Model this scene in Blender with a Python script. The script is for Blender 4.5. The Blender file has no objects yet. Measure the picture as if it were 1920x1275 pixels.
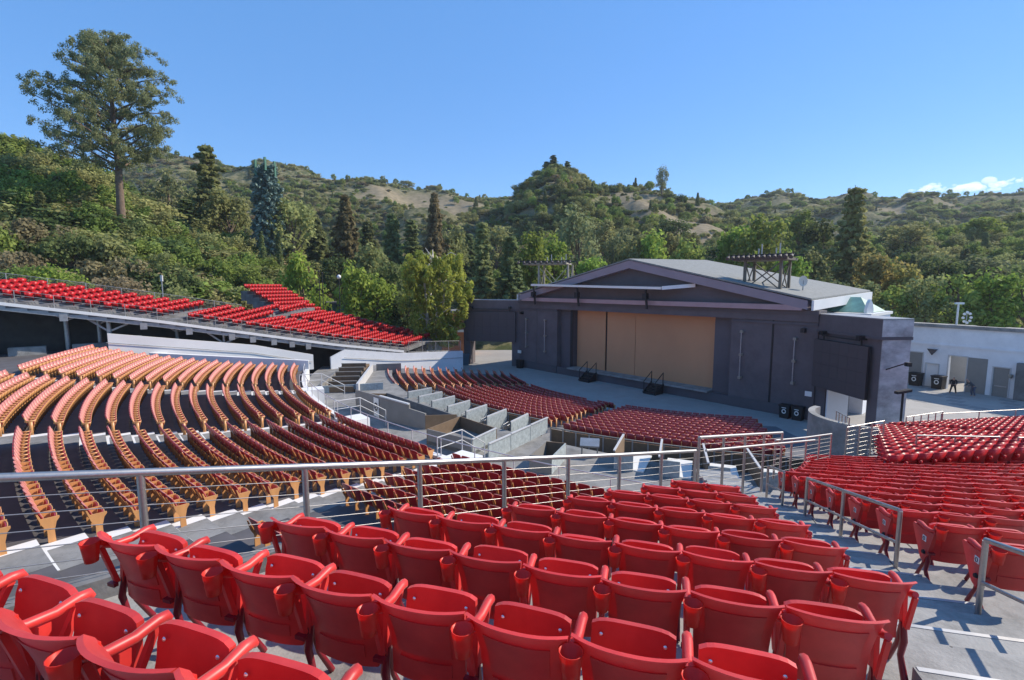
import bpy, bmesh, math, random
import numpy as np
from mathutils import Vector, Matrix, noise as mnoise
R = math.radians
random.seed(7); rng = np.random.default_rng(7)
scn = bpy.context.scene
COL = scn.collection

# ------------------------------------------------------------------ camera
cam = bpy.data.cameras.new('camera'); cam.sensor_width = 36.0; cam.lens = 17.44
cam.clip_start = 0.05; cam.clip_end = 6000
camo = bpy.data.objects.new('camera', cam); COL.objects.link(camo)
camo.location = (0, 0, 11.0); camo.rotation_euler = (R(90 - 6.29), 0, 0)
scn.camera = camo
# ------------------------------------------------------------------ light
SUN_AZ, SUN_EL = math.atan2(.93, .31), R(37)
w = bpy.data.worlds.new('World'); scn.world = w; w.use_nodes = True
nt = w.node_tree; bg = nt.nodes['Background']
sky = nt.nodes.new('ShaderNodeTexSky'); sky.sky_type = 'NISHITA'; sky.sun_disc = False
sky.sun_elevation = SUN_EL; sky.sun_rotation = SUN_AZ
sky.air_density = 1.0; sky.dust_density = 0.0; sky.ozone_density = 2.6; sky.altitude = 300
hs_ = nt.nodes.new('ShaderNodeHueSaturation'); hs_.inputs['Saturation'].default_value = 1.22; hs_.inputs['Hue'].default_value = .512
nt.links.new(sky.outputs[0], hs_.inputs['Color']); sm = nt.nodes.new('ShaderNodeMix'); sm.data_type = 'RGBA'; sm.inputs[0].default_value = .62     # evens the sky out: clear desert-dry air
nt.links.new(hs_.outputs[0], sm.inputs[6]); sm.inputs[7].default_value = (.54, 1.52, 3.2, 1); nt.links.new(sm.outputs[2], bg.inputs[0]); bg.inputs[1].default_value = 0.14
sl = bpy.data.lights.new('sun', 'SUN'); sl.energy = 3.6; sl.angle = R(.53); sl.color = (1.0, .90, .76)
so = bpy.data.objects.new('sun', sl); COL.objects.link(so)
sv = Vector((math.sin(SUN_AZ)*math.cos(SUN_EL), math.cos(SUN_AZ)*math.cos(SUN_EL), math.sin(SUN_EL)))
so.rotation_euler = sv.to_track_quat('Z', 'Y').to_euler(); so.location = (60, 20, 80)
scn.view_settings.view_transform = 'Standard'; scn.view_settings.look = 'None'
scn.view_settings.exposure = 0.85; scn.view_settings.gamma = 1.0
scn.cycles.max_bounces = 8; scn.cycles.diffuse_bounces = 4; scn.cycles.use_denoising = True; scn.cycles.volume_bounces = 5

# ------------------------------------------------------------------ materials
def mat(name, col, rough=.6, metal=0., var=.12, scale=1.5, bump=0., bscale=20., transl=0., col2=None, thr=.5, spec=None, objspace=False, rand=0., hue=0., stretch=None, stain=0, sdeep=1., sheen=0):
    m = bpy.data.materials.new(name); m.use_nodes = True
    n = m.node_tree.nodes; l = m.node_tree.links
    p = n['Principled BSDF']; p.inputs['Roughness'].default_value = rough; p.inputs['Metallic'].default_value = metal
    if sheen: p.inputs['Sheen Weight'].default_value = sheen; p.inputs['Sheen Roughness'].default_value = .45
    if spec is not None: p.inputs['Specular IOR Level'].default_value = spec
    if objspace: vec = n.new('ShaderNodeTexCoord').outputs['Object']
    else: vec = n.new('ShaderNodeNewGeometry').outputs['Position']
    if stretch:
        mp = n.new('ShaderNodeMapping'); mp.inputs['Scale'].default_value = stretch; l.new(vec, mp.inputs[0]); vec = mp.outputs[0]
    t = n.new('ShaderNodeTexNoise'); t.inputs['Scale'].default_value = scale; t.inputs['Detail'].default_value = 5; t.inputs['Roughness'].default_value = .62
    l.new(vec, t.inputs['Vector'])
    cr = n.new('ShaderNodeValToRGB')
    a = [max(0, c*(1-var)) for c in col]; b = [c*(1+var) for c in (col2 or col)]
    cr.color_ramp.elements[0].position = max(0, thr-.22); cr.color_ramp.elements[1].position = min(1, thr+.22)
    cr.color_ramp.elements[0].color = (*a, 1); cr.color_ramp.elements[1].color = (*b, 1)
    l.new(t.outputs[0], cr.inputs[0]); out = cr.outputs[0]
    if rand or hue:
        oi = n.new('ShaderNodeObjectInfo'); hs = n.new('ShaderNodeHueSaturation')
        mr = n.new('ShaderNodeMapRange'); mr.inputs['To Min'].default_value = 1-rand; mr.inputs['To Max'].default_value = 1+rand
        l.new(oi.outputs['Random'], mr.inputs[0]); l.new(mr.outputs[0], hs.inputs['Value'])
        if hue:
            m2 = n.new('ShaderNodeMath'); m2.operation = 'MULTIPLY'; m2.inputs[1].default_value = 7.31
            m3 = n.new('ShaderNodeMath'); m3.operation = 'FRACT'
            mh = n.new('ShaderNodeMapRange'); mh.inputs['To Min'].default_value = .5-hue; mh.inputs['To Max'].default_value = .5+hue
            l.new(oi.outputs['Random'], m2.inputs[0]); l.new(m2.outputs[0], m3.inputs[0]); l.new(m3.outputs[0], mh.inputs[0]); l.new(mh.outputs[0], hs.inputs['Hue'])
        l.new(out, hs.inputs['Color']); out = hs.outputs[0]
    l.new(out, p.inputs['Base Color'])
    if stain:
        t2 = n.new('ShaderNodeTexNoise'); t2.inputs['Scale'].default_value = stain; t2.inputs['Detail'].default_value = 9; t2.inputs['Roughness'].default_value = .75; l.new(vec, t2.inputs['Vector'])
        r2 = n.new('ShaderNodeValToRGB'); r2.color_ramp.elements[0].position = .36; r2.color_ramp.elements[1].position = .56; r2.color_ramp.elements[0].color = (*([1-.30*sdeep]*3), 1); r2.color_ramp.elements[1].color = (1, 1, 1, 1)
        vo = n.new('ShaderNodeTexVoronoi'); vo.inputs['Scale'].default_value = 5.0; l.new(vec, vo.inputs['Vector'])
        r3 = n.new('ShaderNodeValToRGB'); r3.color_ramp.elements[0].position = .05; r3.color_ramp.elements[1].position = .075; r3.color_ramp.elements[0].color = (*([1-.40*sdeep]*3), 1); r3.color_ramp.elements[1].color = (1, 1, 1, 1)
        l.new(t2.outputs[0], r2.inputs[0]); l.new(vo.outputs[0], r3.inputs[0])
        for q in (r2, r3):
            mu = n.new('ShaderNodeMix'); mu.data_type = 'RGBA'; mu.blend_type = 'MULTIPLY'; mu.inputs[0].default_value = 1
            l.new(out, mu.inputs[6]); l.new(q.outputs[0], mu.inputs[7]); out = mu.outputs[2]
        l.new(out, p.inputs['Base Color'])
    if bump:
        bt = n.new('ShaderNodeTexNoise'); bt.inputs['Scale'].default_value = bscale; bt.inputs['Detail'].default_value = 4
        l.new(vec, bt.inputs['Vector'])
        bn = n.new('ShaderNodeBump'); bn.inputs['Strength'].default_value = bump; bn.inputs['Distance'].default_value = .05
        l.new(bt.outputs[0], bn.inputs['Height']); l.new(bn.outputs[0], p.inputs['Normal'])
    if transl:
        tr = n.new('ShaderNodeBsdfTranslucent'); l.new(out, tr.inputs[0])
        mx = n.new('ShaderNodeMixShader'); mx.inputs[0].default_value = transl
        l.new(p.outputs[0], mx.inputs[1]); l.new(tr.outputs[0], mx.inputs[2]); l.new(mx.outputs[0], n['Material Output'].inputs[0])
    return m

M = {}
M['concrete'] = mat('concrete', (.28, .275, .26), .85, stain=1.1, var=.16, scale=.55, bump=.15, bscale=30)
M['terrace_conc'] = mat('terrace concrete', (.31, .305, .29), .85, stain=1.1, sdeep=1.5, var=.14, scale=1.3, bump=.15, bscale=40)
M['dark_conc'] = mat('stained concrete', (.17, .17, .17), .9, stain=1.1, var=.3, scale=.8, bump=.2, bscale=12)
M['bowl'] = mat('dark painted shaded tread', (.085, .08, .085), .9, var=.25, scale=.9)  # dark paint, with the seat rows' shade put into the colour too
M['pit'] = mat('pit floor shade grey', (.12, .125, .14), .85, var=.2, scale=.6)  # grey concrete with the shade between the rows put into its colour
M['plaza'] = mat('plaza concrete', (.31, .30, .285), .85, stain=1.1, sdeep=.35, var=.10, scale=.25, bump=.05)
M['slab'] = mat('grey paving slab', (.22, .22, .22), .85, var=.1, scale=2)
M['walk'] = mat('walkway concrete', (.23, .225, .215), .85, stain=1.1, sdeep=1.3, var=.22, scale=.5, bump=.1)
M['white'] = mat('white paint', (.72, .72, .71), .55, var=.05, scale=.5)
M['wall_white'] = mat('white plaster', (.78, .79, .80), .8, stain=.7, sdeep=.3, var=.07, scale=.4, bump=.1, bscale=8)
M['steel'] = mat('brushed steel', (.46, .44, .42), .42, .95, var=.1, scale=30)
M['galv'] = mat('galvanised steel', (.38, .38, .38), .5, .7, var=.15, scale=4)
M['red'] = mat('red seat plastic', (.66, .030, .028), .44, var=.10, scale=3, col2=(.73, .060, .050), transl=.30, spec=.75, rand=.12, sheen=.12)
M['cup'] = mat('red cup plastic', (.85, .06, .04), .4, var=.05, scale=6, transl=.42, rand=.07)
M['pinkpad'] = mat('sunlit faded pink seat front', (.56, .21, .18), .35, var=.10, scale=4, spec=.6, rand=.08)  # faded pink with the sunlit paleness of the seat fronts put into the colour
M['red_far'] = mat('red seat plastic distant', (.56, .014, .018), .42, var=.12, scale=2.2, transl=.25, spec=.5)
M['red_frame'] = mat('dark red steel', (.20, .012, .022), .4, var=.1)
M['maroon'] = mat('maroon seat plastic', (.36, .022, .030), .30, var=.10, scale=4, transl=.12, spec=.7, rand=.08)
M['orange'] = mat('orange varnished wood', (.56, .27, .10), .42, var=.14, scale=5, stretch=(1, 1, .2))
M['bolt'] = mat('bolt steel', (.75, .74, .72), .3, .8, var=.02)
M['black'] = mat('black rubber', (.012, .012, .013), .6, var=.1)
M['plate'] = mat('white enamel', (.75, .74, .7), .4, var=.03)
M['facade'] = mat('facade charcoal paint', (.118, .101, .106), .75, stain=.7, sdeep=.35, var=.16, scale=.35, bump=.15, bscale=5)
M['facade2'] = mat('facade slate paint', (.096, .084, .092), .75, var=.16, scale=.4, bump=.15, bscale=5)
M['lilac'] = mat('faded lilac cornice paint', (.27, .222, .25), .75, var=.1, scale=.6)
M['pink'] = mat('faded pink fascia paint', (.40, .27, .275), .75, var=.1, scale=1)
M['panel'] = mat('tan stage panel', (.54, .275, .135), .7, var=.09, scale=.16, stretch=(1, 1, .6))
M['shingle'] = mat('grey shingle', (.215, .222, .212), .9, var=.2, scale=3, bump=.3, bscale=12)
M['screen'] = mat('led screen', (.075, .062, .064), .7, var=.05, scale=3)
M['endconc'] = mat('weathered cement end', (.52, .51, .50), .85, stain=.7, var=.4, scale=.55, bump=.2, bscale=6, stretch=(1, 1, 1.8))
M['copper'] = mat('green copper sheet', (.16, .33, .26), .55, var=.3, scale=1.2)
M['grey_door'] = mat('grey door paint', (.22, .215, .2), .6, var=.06)
M['box_panel'] = mat('pale speckled panel', (.32, .36, .365), .7, var=.3, scale=6)
M['box_grey'] = mat('grey painted board', (.20, .19, .175), .75, var=.12, scale=1)
M['brown'] = mat('brown carpet', (.17, .115, .07), .95, var=.15, scale=3)
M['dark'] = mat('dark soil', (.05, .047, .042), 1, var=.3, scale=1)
M['wood'] = mat('grey truss timber', (.30, .27, .22), .8, var=.15, scale=4)
M['pale'] = mat('grey rail paint', (.50, .50, .50), .5, var=.08)
M['tower'] = mat('weathered dark truss', (.14, .12, .095), .8, var=.2, scale=3)
M['bark'] = mat('bark', (.15, .105, .075), .95, var=.3, scale=3, bump=.5, bscale=10, objspace=True)
M['birch'] = mat('pale bark', (.50, .46, .38), .9, var=.25, scale=3, objspace=True)
M['rock'] = mat('sandstone', (.44, .34, .23), .95, var=.3, scale=.6, bump=.6, bscale=3)
M['brick'] = mat('terracotta plaster', (.38, .16, .08), .85, var=.15, scale=1)
M['glass'] = mat('blue green glass', (.12, .22, .24), .1, var=.1)
def cloudmat():
    m = bpy.data.materials.new('cloud vapour'); m.use_nodes = True; n = m.node_tree.nodes; n.remove(n['Principled BSDF'])
    v = n.new('ShaderNodeVolumePrincipled'); v.inputs['Color'].default_value = (1, 1, 1, 1); v.inputs['Density'].default_value = .016; v.inputs['Anisotropy'].default_value = .35
    m.node_tree.links.new(v.outputs[0], n['Material Output'].inputs['Volume']); return m
M['cloud'] = cloudmat()
M['cloud_old'] = mat('cloud white', (.98, .98, .98), 1, var=.01, scale=.01, transl=.65, spec=0)
def leafmat(name, c, c2=None, tr=.46, rand=.25, hue=.02, scale=1.2):
    return mat(name, c, .75, var=.35, scale=scale, transl=tr, col2=c2, spec=.15, objspace=True, rand=rand, hue=hue)
L = {'pine': leafmat('pine needles', (.15, .175, .085), (.25, .265, .125)),
     'oak': leafmat('oak leaves', (.15, .215, .05), (.26, .33, .08)),
     'bright': leafmat('bright green leaves', (0.178, 0.264, 0.046), (0.310, 0.388, 0.070)),
     'birch': leafmat('yellow green leaves', (.25, .265, .05), (.42, .41, .08), tr=.45, rand=.08),
     'conifer': leafmat('conifer needles', (.135, .17, .075), (.23, .265, .105)),
     'rust': leafmat('rusty conifer needles', (.17, .145, .075), (.27, .225, .11), rand=.08),
     'blue': leafmat('blue green plastic needles', (.10, .17, .15), (.22, .30, .26), tr=.1, rand=.05, hue=0),
     'olive': leafmat('olive scrub leaves', (.20, .22, .080), (.33, .335, .13)),
     'brush': leafmat('dry brush', (.25, .215, .115), (.36, .31, .17)),
     'dark': leafmat('dark evergreen leaves', (0.070, 0.105, 0.040), (0.132, 0.178, 0.062)),
     'gold': leafmat('golden olive leaves', (.25, .225, .065), (.38, .33, .10), rand=.1)}

# ------------------------------------------------------------------ mesh helpers
class MB:
    def __init__(s): s.v = []; s.f = []; s.sm = []
    def add(s, vs, fs, smooth=False):
        o = len(s.v); s.v += [tuple(v) for v in vs]; s.f += [tuple(i+o for i in f) for f in fs]; s.sm += [smooth]*len(fs)
        return s
    def box(s, c, size, ax=None, ay=None, az=None):
        c = Vector(c); ax = Vector(ax or (1, 0, 0)).normalized(); ay = Vector(ay).normalized() if ay else None
        az = Vector(az or (0, 0, 1)).normalized()
        if ay is None: ay = az.cross(ax).normalized()
        hx, hy, hz = [d/2 for d in size]
        vs = [c+ax*(i*hx)+ay*(j*hy)+az*(k*hz) for k in (-1, 1) for j in (-1, 1) for i in (-1, 1)]
        return s.add(vs, [(0, 2, 3, 1), (4, 5, 7, 6), (0, 1, 5, 4), (2, 6, 7, 3), (0, 4, 6, 2), (1, 3, 7, 5)])
    def beam(s, a, b, wd, ht):
        a = Vector(a); b = Vector(b); d = b-a
        ax = d.normalized(); up = Vector((0, 0, 1)) if abs(ax.z) < .95 else Vector((0, 1, 0))
        ay = up.cross(ax).normalized(); az = ax.cross(ay).normalized()
        return s.box((a+b)/2, (d.length, wd, ht), ax, ay, az)
    def tube(s, pts, r, n=8, cap=True, smooth=True):
        pts = [Vector(p) for p in pts]; rs = r if isinstance(r, (list, tuple)) else [r]*len(pts)
        vs = []; prev = None
        for i, p in enumerate(pts):
            d = (pts[min(i+1, len(pts)-1)]-pts[max(i-1, 0)]).normalized()
            up = prev if prev is not None else (Vector((0, 0, 1)) if abs(d.z) < .9 else Vector((1, 0, 0)))
            a = d.cross(up).normalized(); b = a.cross(d).normalized(); prev = b
            for k in range(n):
                t = 2*math.pi*k/n; vs.append(p+a*math.cos(t)*rs[i]+b*math.sin(t)*rs[i])
        fs = [(i*n+k, i*n+(k+1) % n, (i+1)*n+(k+1) % n, (i+1)*n+k) for i in range(len(pts)-1) for k in range(n)]
        s.add(vs, fs, smooth)
        if cap: s.add(vs[:n], [tuple(range(n-1, -1, -1))]); s.add(vs[-n:], [tuple(range(n))])
        return s
    def prism(s, poly, d):   # poly: 3-D outline, d: extrusion vector
        n = len(poly); d = Vector(d); p = [Vector(q) for q in poly]
        return s.add(p+[q+d for q in p], [tuple(range(n-1, -1, -1)), tuple(range(n, 2*n))]+[(i, (i+1) % n, n+(i+1) % n, n+i) for i in range(n)])
    def grid(s, P, smooth=True, flip=False):   # P[i][j] points
        a, b = len(P), len(P[0]); vs = [q for row in P for q in row]
        fs = [(i*b+j, i*b+j+1, (i+1)*b+j+1, (i+1)*b+j) for i in range(a-1) for j in range(b-1)]
        if flip: fs = [f[::-1] for f in fs]
        return s.add(vs, fs, smooth)
    def shell(s, P, Q):      # closed slab between two grids
        a, b = len(P), len(P[0]); s.grid(P, True); s.grid(Q, True, True)
        for i in range(a-1):
            s.add([P[i][0], P[i+1][0], Q[i+1][0], Q[i][0]], [(0, 1, 2, 3)]); s.add([P[i][-1], Q[i][-1], Q[i+1][-1], P[i+1][-1]], [(0, 1, 2, 3)])
        for j in range(b-1):
            s.add([P[0][j], Q[0][j], Q[0][j+1], P[0][j+1]], [(0, 1, 2, 3)]); s.add([P[-1][j], P[-1][j+1], Q[-1][j+1], Q[-1][j]], [(0, 1, 2, 3)])
        return s
    def mesh(s, name, m):
        me = bpy.data.meshes.new(name); me.from_pydata(s.v, [], s.f)
        me.polygons.foreach_set('use_smooth', s.sm); me.materials.append(m); me.update(); return me
    def build(s, name, m, parent=None, loc=None):
        return link(name, s.mesh(name, m), parent, loc)
def link(name, me, parent=None, loc=None):
    o = bpy.data.objects.new(name, me); COL.objects.link(o)
    if parent is not None: o.parent = parent
    if loc is not None: o.location = loc
    return o
def tag(o, label, cat, group=None):
    o['label'] = label; o['category'] = cat
    if group: o['group'] = group
    return o
def thing(name, label, cat, loc=(0, 0, 0), rz=0, group=None):
    o = bpy.data.objects.new(name, None); COL.objects.link(o); o.empty_display_size = .2
    o.location = loc; o.rotation_euler = (0, 0, rz); return tag(o, label, cat, group)
def struct(o): o['kind'] = 'structure'; return o
def stuff(o): o['kind'] = 'stuff'; return o
def copy_tree(o, parent=None):
    c = o.copy(); COL.objects.link(c)
    if parent is not None: c.parent = parent
    for ch in list(o.children): copy_tree(ch, c)
    return c
ORD = 'first second third fourth fifth sixth seventh eighth ninth tenth eleventh twelfth thirteenth fourteenth fifteenth sixteenth seventeenth eighteenth nineteenth twentieth'.split()
def ordw(i):
    if i < 20: return ORD[i]
    tens = {2: 'twenty', 3: 'thirty', 4: 'forty'}; t, u = divmod(i+1, 10)
    if u == 0: return {2: 'twentieth', 3: 'thirtieth', 4: 'fortieth'}[t]
    return tens[t]+'-'+ORD[u-1]
def pol(c, r, a): return (c[0]+r*math.cos(R(a)), c[1]+r*math.sin(R(a)))

# ------------------------------------------------------------------ terrain
def interp(x, xs, ys): return float(np.interp(x, xs, ys))
PIT = R(6.29)
def px(p): return (p-960)/930.
def sight(p, q):     # surveyed direction -> sideways and upward run for each metre ahead
    v = (637.5-q)/930.; k = math.cos(PIT)+math.sin(PIT)*v
    return (p-960)/930./k, (math.cos(PIT)*v-math.sin(PIT))/k
LAY = [  # crest distance, foot distance, foot height, [(bearing, rise per metre of distance)]
  dict(c=100, f=56, z=6.5, pts=[(-700, 240), (-200, 262), (0, 318), (90, 340), (170, 362), (230, 400), (300, 440), (400, 480), (520, 515), (600, 545), (660, 600), (760, 650), (2600, 660)], amp=1.2),
  dict(c=430, f=130, z=6, pts=[(-300, 420), (100, 370), (215, 330), (300, 306), (340, 303), (400, 316), (450, 313), (495, 304), (530, 314), (600, 334), (680, 346), (760, 354), (850, 368), (900, 371), (985, 376), (1100, 400), (1300, 460)], amp=16),
  dict(c=270, f=125, z=5, pts=[(700, 560), (860, 470), (930, 405), (985, 356), (1010, 332), (1040, 322), (1080, 334), (1130, 355), (1170, 358), (1220, 360), (1270, 374), (1320, 384), (1400, 420), (1500, 470), (1700, 540)], amp=10),
  dict(c=470, f=200, z=8, pts=[(1150, 440), (1300, 392), (1380, 384), (1450, 368), (1500, 369), (1540, 367), (1580, 358), (1620, 364), (1680, 376), (1740, 368), (1800, 377), (1860, 368), (1920, 364), (2300, 350), (2900, 330)], amp=16),
  dict(c=190, f=92, z=3, pts=[(1150, 560), (1300, 500), (1420, 478), (1500, 470), (1600, 458), (1700, 446), (1800, 440), (1920, 432), (2400, 400), (3000, 380)], amp=2.5),
]
for Ly in LAY: Ly['s'] = ([sight(a, b)[0] for a, b in Ly['pts']], [sight(a, b)[1] for a, b in Ly['pts']])
def hz(x, y):
    y = max(y, 1.0); p = x/y; r = math.hypot(x, y)
    z = -0.7
    for Ly in LAY:
        ps, es = Ly['s']
        el = interp(max(-2.2, min(2.2, p)), ps, es)
        Yc = Ly['c']; zc = 11+el*Yc; f = Ly['f']
        if Ly['c'] == 100: f = interp(p, [px(0), px(300), px(560)], [48, 58, 78]); zf = interp(p, [px(0), px(300), px(620), px(760)], [9.2, 6.8, 1.5, -1.0])
        else: zf = Ly['z']
        t = (y-f)/(Yc-f)
        if t <= -.1: continue
        if t <= 0: z = max(z, -.7+(zf+.7)*(1+t/.1)*.97); continue
        nz = mnoise.fractal((x*.9/Yc*8, y*.9/Yc*8, Yc*.1), 1.0, 2.0, 5)
        rd = abs(mnoise.noise((x/Yc*9+3, y/Yc*5, 1.7)))
        if t < 1: h = zf+(zc-zf)*(t*t*(3-2*t)*.55+.45*t)+Ly['amp']*(nz*.9-rd*1.3+.25)*min(1, 3*t)*(1-.6*t)
        else: h = zc-(t-1)*.25*max(zc-zf, 4)+Ly['amp']*nz*.35
        z = max(z, h)
    return z
def bare(x, y):
    if y < 62: return 0.
    a = mnoise.fractal((x*.014, y*.010, 4.2), 1.0, 2.1, 4)+.35*mnoise.noise((x*.06, y*.05, 7.))
    dx = .16 if y > 180 else .0
    for cx, cy, r in ((px(268)*300, 300, 34), (px(330)*330, 330, 22), (px(1012)*225, 225, 9), (px(1280)*200, 200, 13), (px(800)*330, 330, 20), (px(245)*62, 62, 4)):
        d = math.hypot(x-cx, (y-cy)*.6)/r
        if d < 1: a += .9*(1-d)
    return max(0., min(1., (a+dx*.8-.25)*4.0))
def terrain():
    ps = np.linspace(-1.75, 1.75, 260); ys = np.concatenate([np.linspace(8, 56, 10), np.geomspace(60, 560, 150), [620, 700]])
    P = [[(p*y, y, hz(p*y, y) if y < 600 else min(hz(p*y, y), 20)) for p in ps] for y in ys]
    mb = MB(); mb.grid(P, True)
    m = bpy.data.materials.new('hill soil'); m.use_nodes = True; n = m.node_tree.nodes; l = m.node_tree.links
    at = n.new('ShaderNodeAttribute'); at.attribute_name = 'bare'
    pb = n['Principled BSDF']; pb.inputs['Roughness'].default_value = 1; pb.inputs['Specular IOR Level'].default_value = .05
    g = n.new('ShaderNodeNewGeometry')
    def nz(sc, a, b, c1, c2):
        t = n.new('ShaderNodeTexNoise'); t.inputs['Scale'].default_value = sc; t.inputs['Detail'].default_value = 8; t.inputs['Roughness'].default_value = .65
        l.new(g.outputs['Position'], t.inputs['Vector']); r = n.new('ShaderNodeValToRGB')
        r.color_ramp.elements[0].position = a; r.color_ramp.elements[1].position = b
        r.color_ramp.elements[0].color = (*c1, 1); r.color_ramp.elements[1].color = (*c2, 1); l.new(t.outputs[0], r.inputs[0]); return r
    a = nz(.28, .42, .60, (.060, .075, .032), (.215, .19, .105))
    b = nz(.016, .50, .60, (0, 0, 0), (1, 1, 1)); c = nz(.3, .3, .7, (.16, .135, .085), (.32, .262, .18))
    mx = n.new('ShaderNodeMix'); mx.data_type = 'RGBA'; ad = n.new('ShaderNodeMath'); ad.operation = 'MULTIPLY_ADD'; ad.inputs[1].default_value = .9; ad.use_clamp = True
    ml = n.new('ShaderNodeMath'); ml.operation = 'MULTIPLY'; ml.inputs[1].default_value = .12; l.new(b.outputs[0], ml.inputs[0])
    l.new(at.outputs['Fac'], ad.inputs[0]); l.new(ml.outputs[0], ad.inputs[2]); l.new(ad.outputs[0], mx.inputs[0]); l.new(a.outputs[0], mx.inputs[6]); l.new(c.outputs[0], mx.inputs[7])
    l.new(mx.outputs[2], pb.inputs['Base Color'])
    o = struct(mb.build('hills', m)); q = o.data.attributes.new('bare', 'FLOAT', 'POINT')
    q.data.foreach_set('value', np.array([bare(v[0], v[1]) for v in mb.v], np.float32))
terrain()

# ------------------------------------------------------------------ theatre floors (centres and radii surveyed in metres)
CP = (23.4, 60.5)     # centre of the pit rows
CA = (27.05, 60.13)   # centre of the bowl rows
CT = (17.19, 58.67)   # centre of the upper terrace rows
def ring(mb, c, r0, r1, a0, a1, z0, z1=None, n=48, thick=None):
    z1 = z0 if z1 is None else z1
    A = np.linspace(a0, a1, n+1)
    top = [[(*pol(c, r0, a), z0) for a in A], [(*pol(c, r1, a), z1) for a in A]]
    mb.grid(top, False, True)
    if thick:
        mb.grid([[(*pol(c, r0, a), z0-thick) for a in A], top[0]], False, True)
        mb.grid([top[1], [(*pol(c, r1, a), z1-thick) for a in A]], False, True)
        for a, fl in ((a0, 0), (a1, 1)):
            q = [(*pol(c, r0, a), z0), (*pol(c, r1, a), z1), (*pol(c, r1, a), z1-thick), (*pol(c, r0, a), z0-thick)]
            mb.add(q, [(0, 1, 2, 3)])
mb = MB(); mb.add([(-30, 28, 0), (75, 14, 0), (75, 85, 0), (-30, 85, 0)], [(0, 1, 2, 3)])
plaza = struct(mb.build('plaza', M['plaza']))
def pitz(r): return .05+.085*(r-23)
mb = MB(); ring(mb, CP, 22.9, 38.2, 183, 263, pitz(22.9), pitz(38.2), 60, .9)
struct(mb.build('pit_floor', M['pit']))
mb = MB()
for a, wd in ((234.3, .75), (206.2, .6)):
    u = Vector((math.cos(R(a)), math.sin(R(a)), 0)); t = Vector((-u.y, u.x, 0)); c = Vector((*CP, 0))
    mb.add([c+u*22.95-t*wd+Vector((0, 0, pitz(22.95)+.006)), c+u*37.5-t*wd+Vector((0, 0, pitz(37.5)+.006)), c+u*37.5+t*wd+Vector((0, 0, pitz(37.5)+.006)), c+u*22.95+t*wd+Vector((0, 0, pitz(22.95)+.006))], [(0, 1, 2, 3)])
struct(mb.build('pit_aisle_path', M['walk']))
mb = MB(); ring(mb, CA, 40.6, 48.5, 186, 262, 2.0, 2.0, 60, 2.2)
struct(mb.build('walkway', M['walk']))
# bowl
def bowlR(i): return 49.28+.9*i
def bowlz(i): return 2.98+.047*i+.005*i*i
BLOCKS = [(233.2, 245.6), (221.5, 231.4), (209.2, 219.55), (197.2, 207.25)]
mb = MB(); mt = MB()
for i in range(19):
    a1 = 258 if i < 9 else (252 if i < 12 else 246-1.3*(i-12))
    ring(mb, CA, bowlR(i)-.66, bowlR(i)+.245, 196.4, a1, bowlz(i), None, 50, .6)
ring(mb, CA, bowlR(18)+.25, bowlR(18)+7, 188, 232, bowlz(18), None, 40, .6)
struct(mb.build('bowl_tread_floor', M['bowl']))
mb = MB()
for a in (208.2, 220.5, 232.3):       # pale concrete aisles with white painted edges
    for i in range(19):
        ring(mb, CA, bowlR(i)-.66, bowlR(i)+.245, a-.85, a+.85, bowlz(i)+.008, None, 2)
struct(mb.build('bowl_aisle_path', M['walk']))
mb = MB()
for a in (208.2, 220.5, 232.3):
    for i in range(19):
        ring(mb, CA, bowlR(i)-.66, bowlR(i)+.245, a-.82, a-.42, bowlz(i)+.014, None, 2)
        ring(mb, CA, bowlR(i)+.13, bowlR(i)+.245, a-.82, a+.82, bowlz(i)+.018, None, 2)
struct(mb.build('white_aisle_marking', M['white']))
mb = MB(); ring(mb, CA, 48.3, 48.62, 196.4, 258, 3.12, None, 60, 1.2); ring(mb, CA, 48.3, 66, 195.9, 196.35, 3.9, 5.6, 4, 2.0)
tag(mb.build('low_wall', M['white']), 'long curved white low wall in front of the orange-sided seats', 'wall')

# upper terrace (the one the photograph is taken from)
def terR(k): return 52.45+.93*(k-1)
def terz(k): return 6.81+.24*(k-1)
EP = Vector((2.3, 8.6)); ED = Vector((.754, .657))
def block_start(k): return float(np.interp(k, [-11, -9, -5, -3, 8], [262.0, 260.8, 258.8, 257.5, 257.45]))
def cut(k, r): return edge_angle(r) if k > -3 else max(edge_angle(r), block_start(k)-1.3)        # its cut edge, along which the cable railing runs
def edge_pt(s, off=0): return EP+ED*s+Vector((-ED.y, ED.x))*off
def edge_angle(r):
    d = EP-Vector(CT); b = d.dot(ED); c = d.dot(d)-r*r; s = -b-math.sqrt(max(0, b*b-c)); q = EP+ED*s-Vector(CT)
    return math.degrees(math.atan2(q.y, q.x)) % 360
mb = MB()
for k in range(-12, 15):
    r0, r1 = terR(k)-.62, terR(k)+.31
    A = np.linspace(0, 1, 41); top = [[], []]
    for row, r in enumerate((r0, r1)):
        e = cut(k, r); top[row] = [(*pol(CT, r, e+(300-e)*a), terz(k)) for a in A]
    mb.grid(top, False, True)
    lo = [(x, y, z-.24) for x, y, z in top[0]]; mb.grid([lo, top[0]], False, True)
    a_, b_ = top[0][0], top[1][0]; mb.add([(a_[0], a_[1], .5), (b_[0], b_[1], .5), b_, a_], [(0, 1, 2, 3)])
struct(mb.build('upper_terrace', M['terrace_conc']))
mb = MB()
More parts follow.
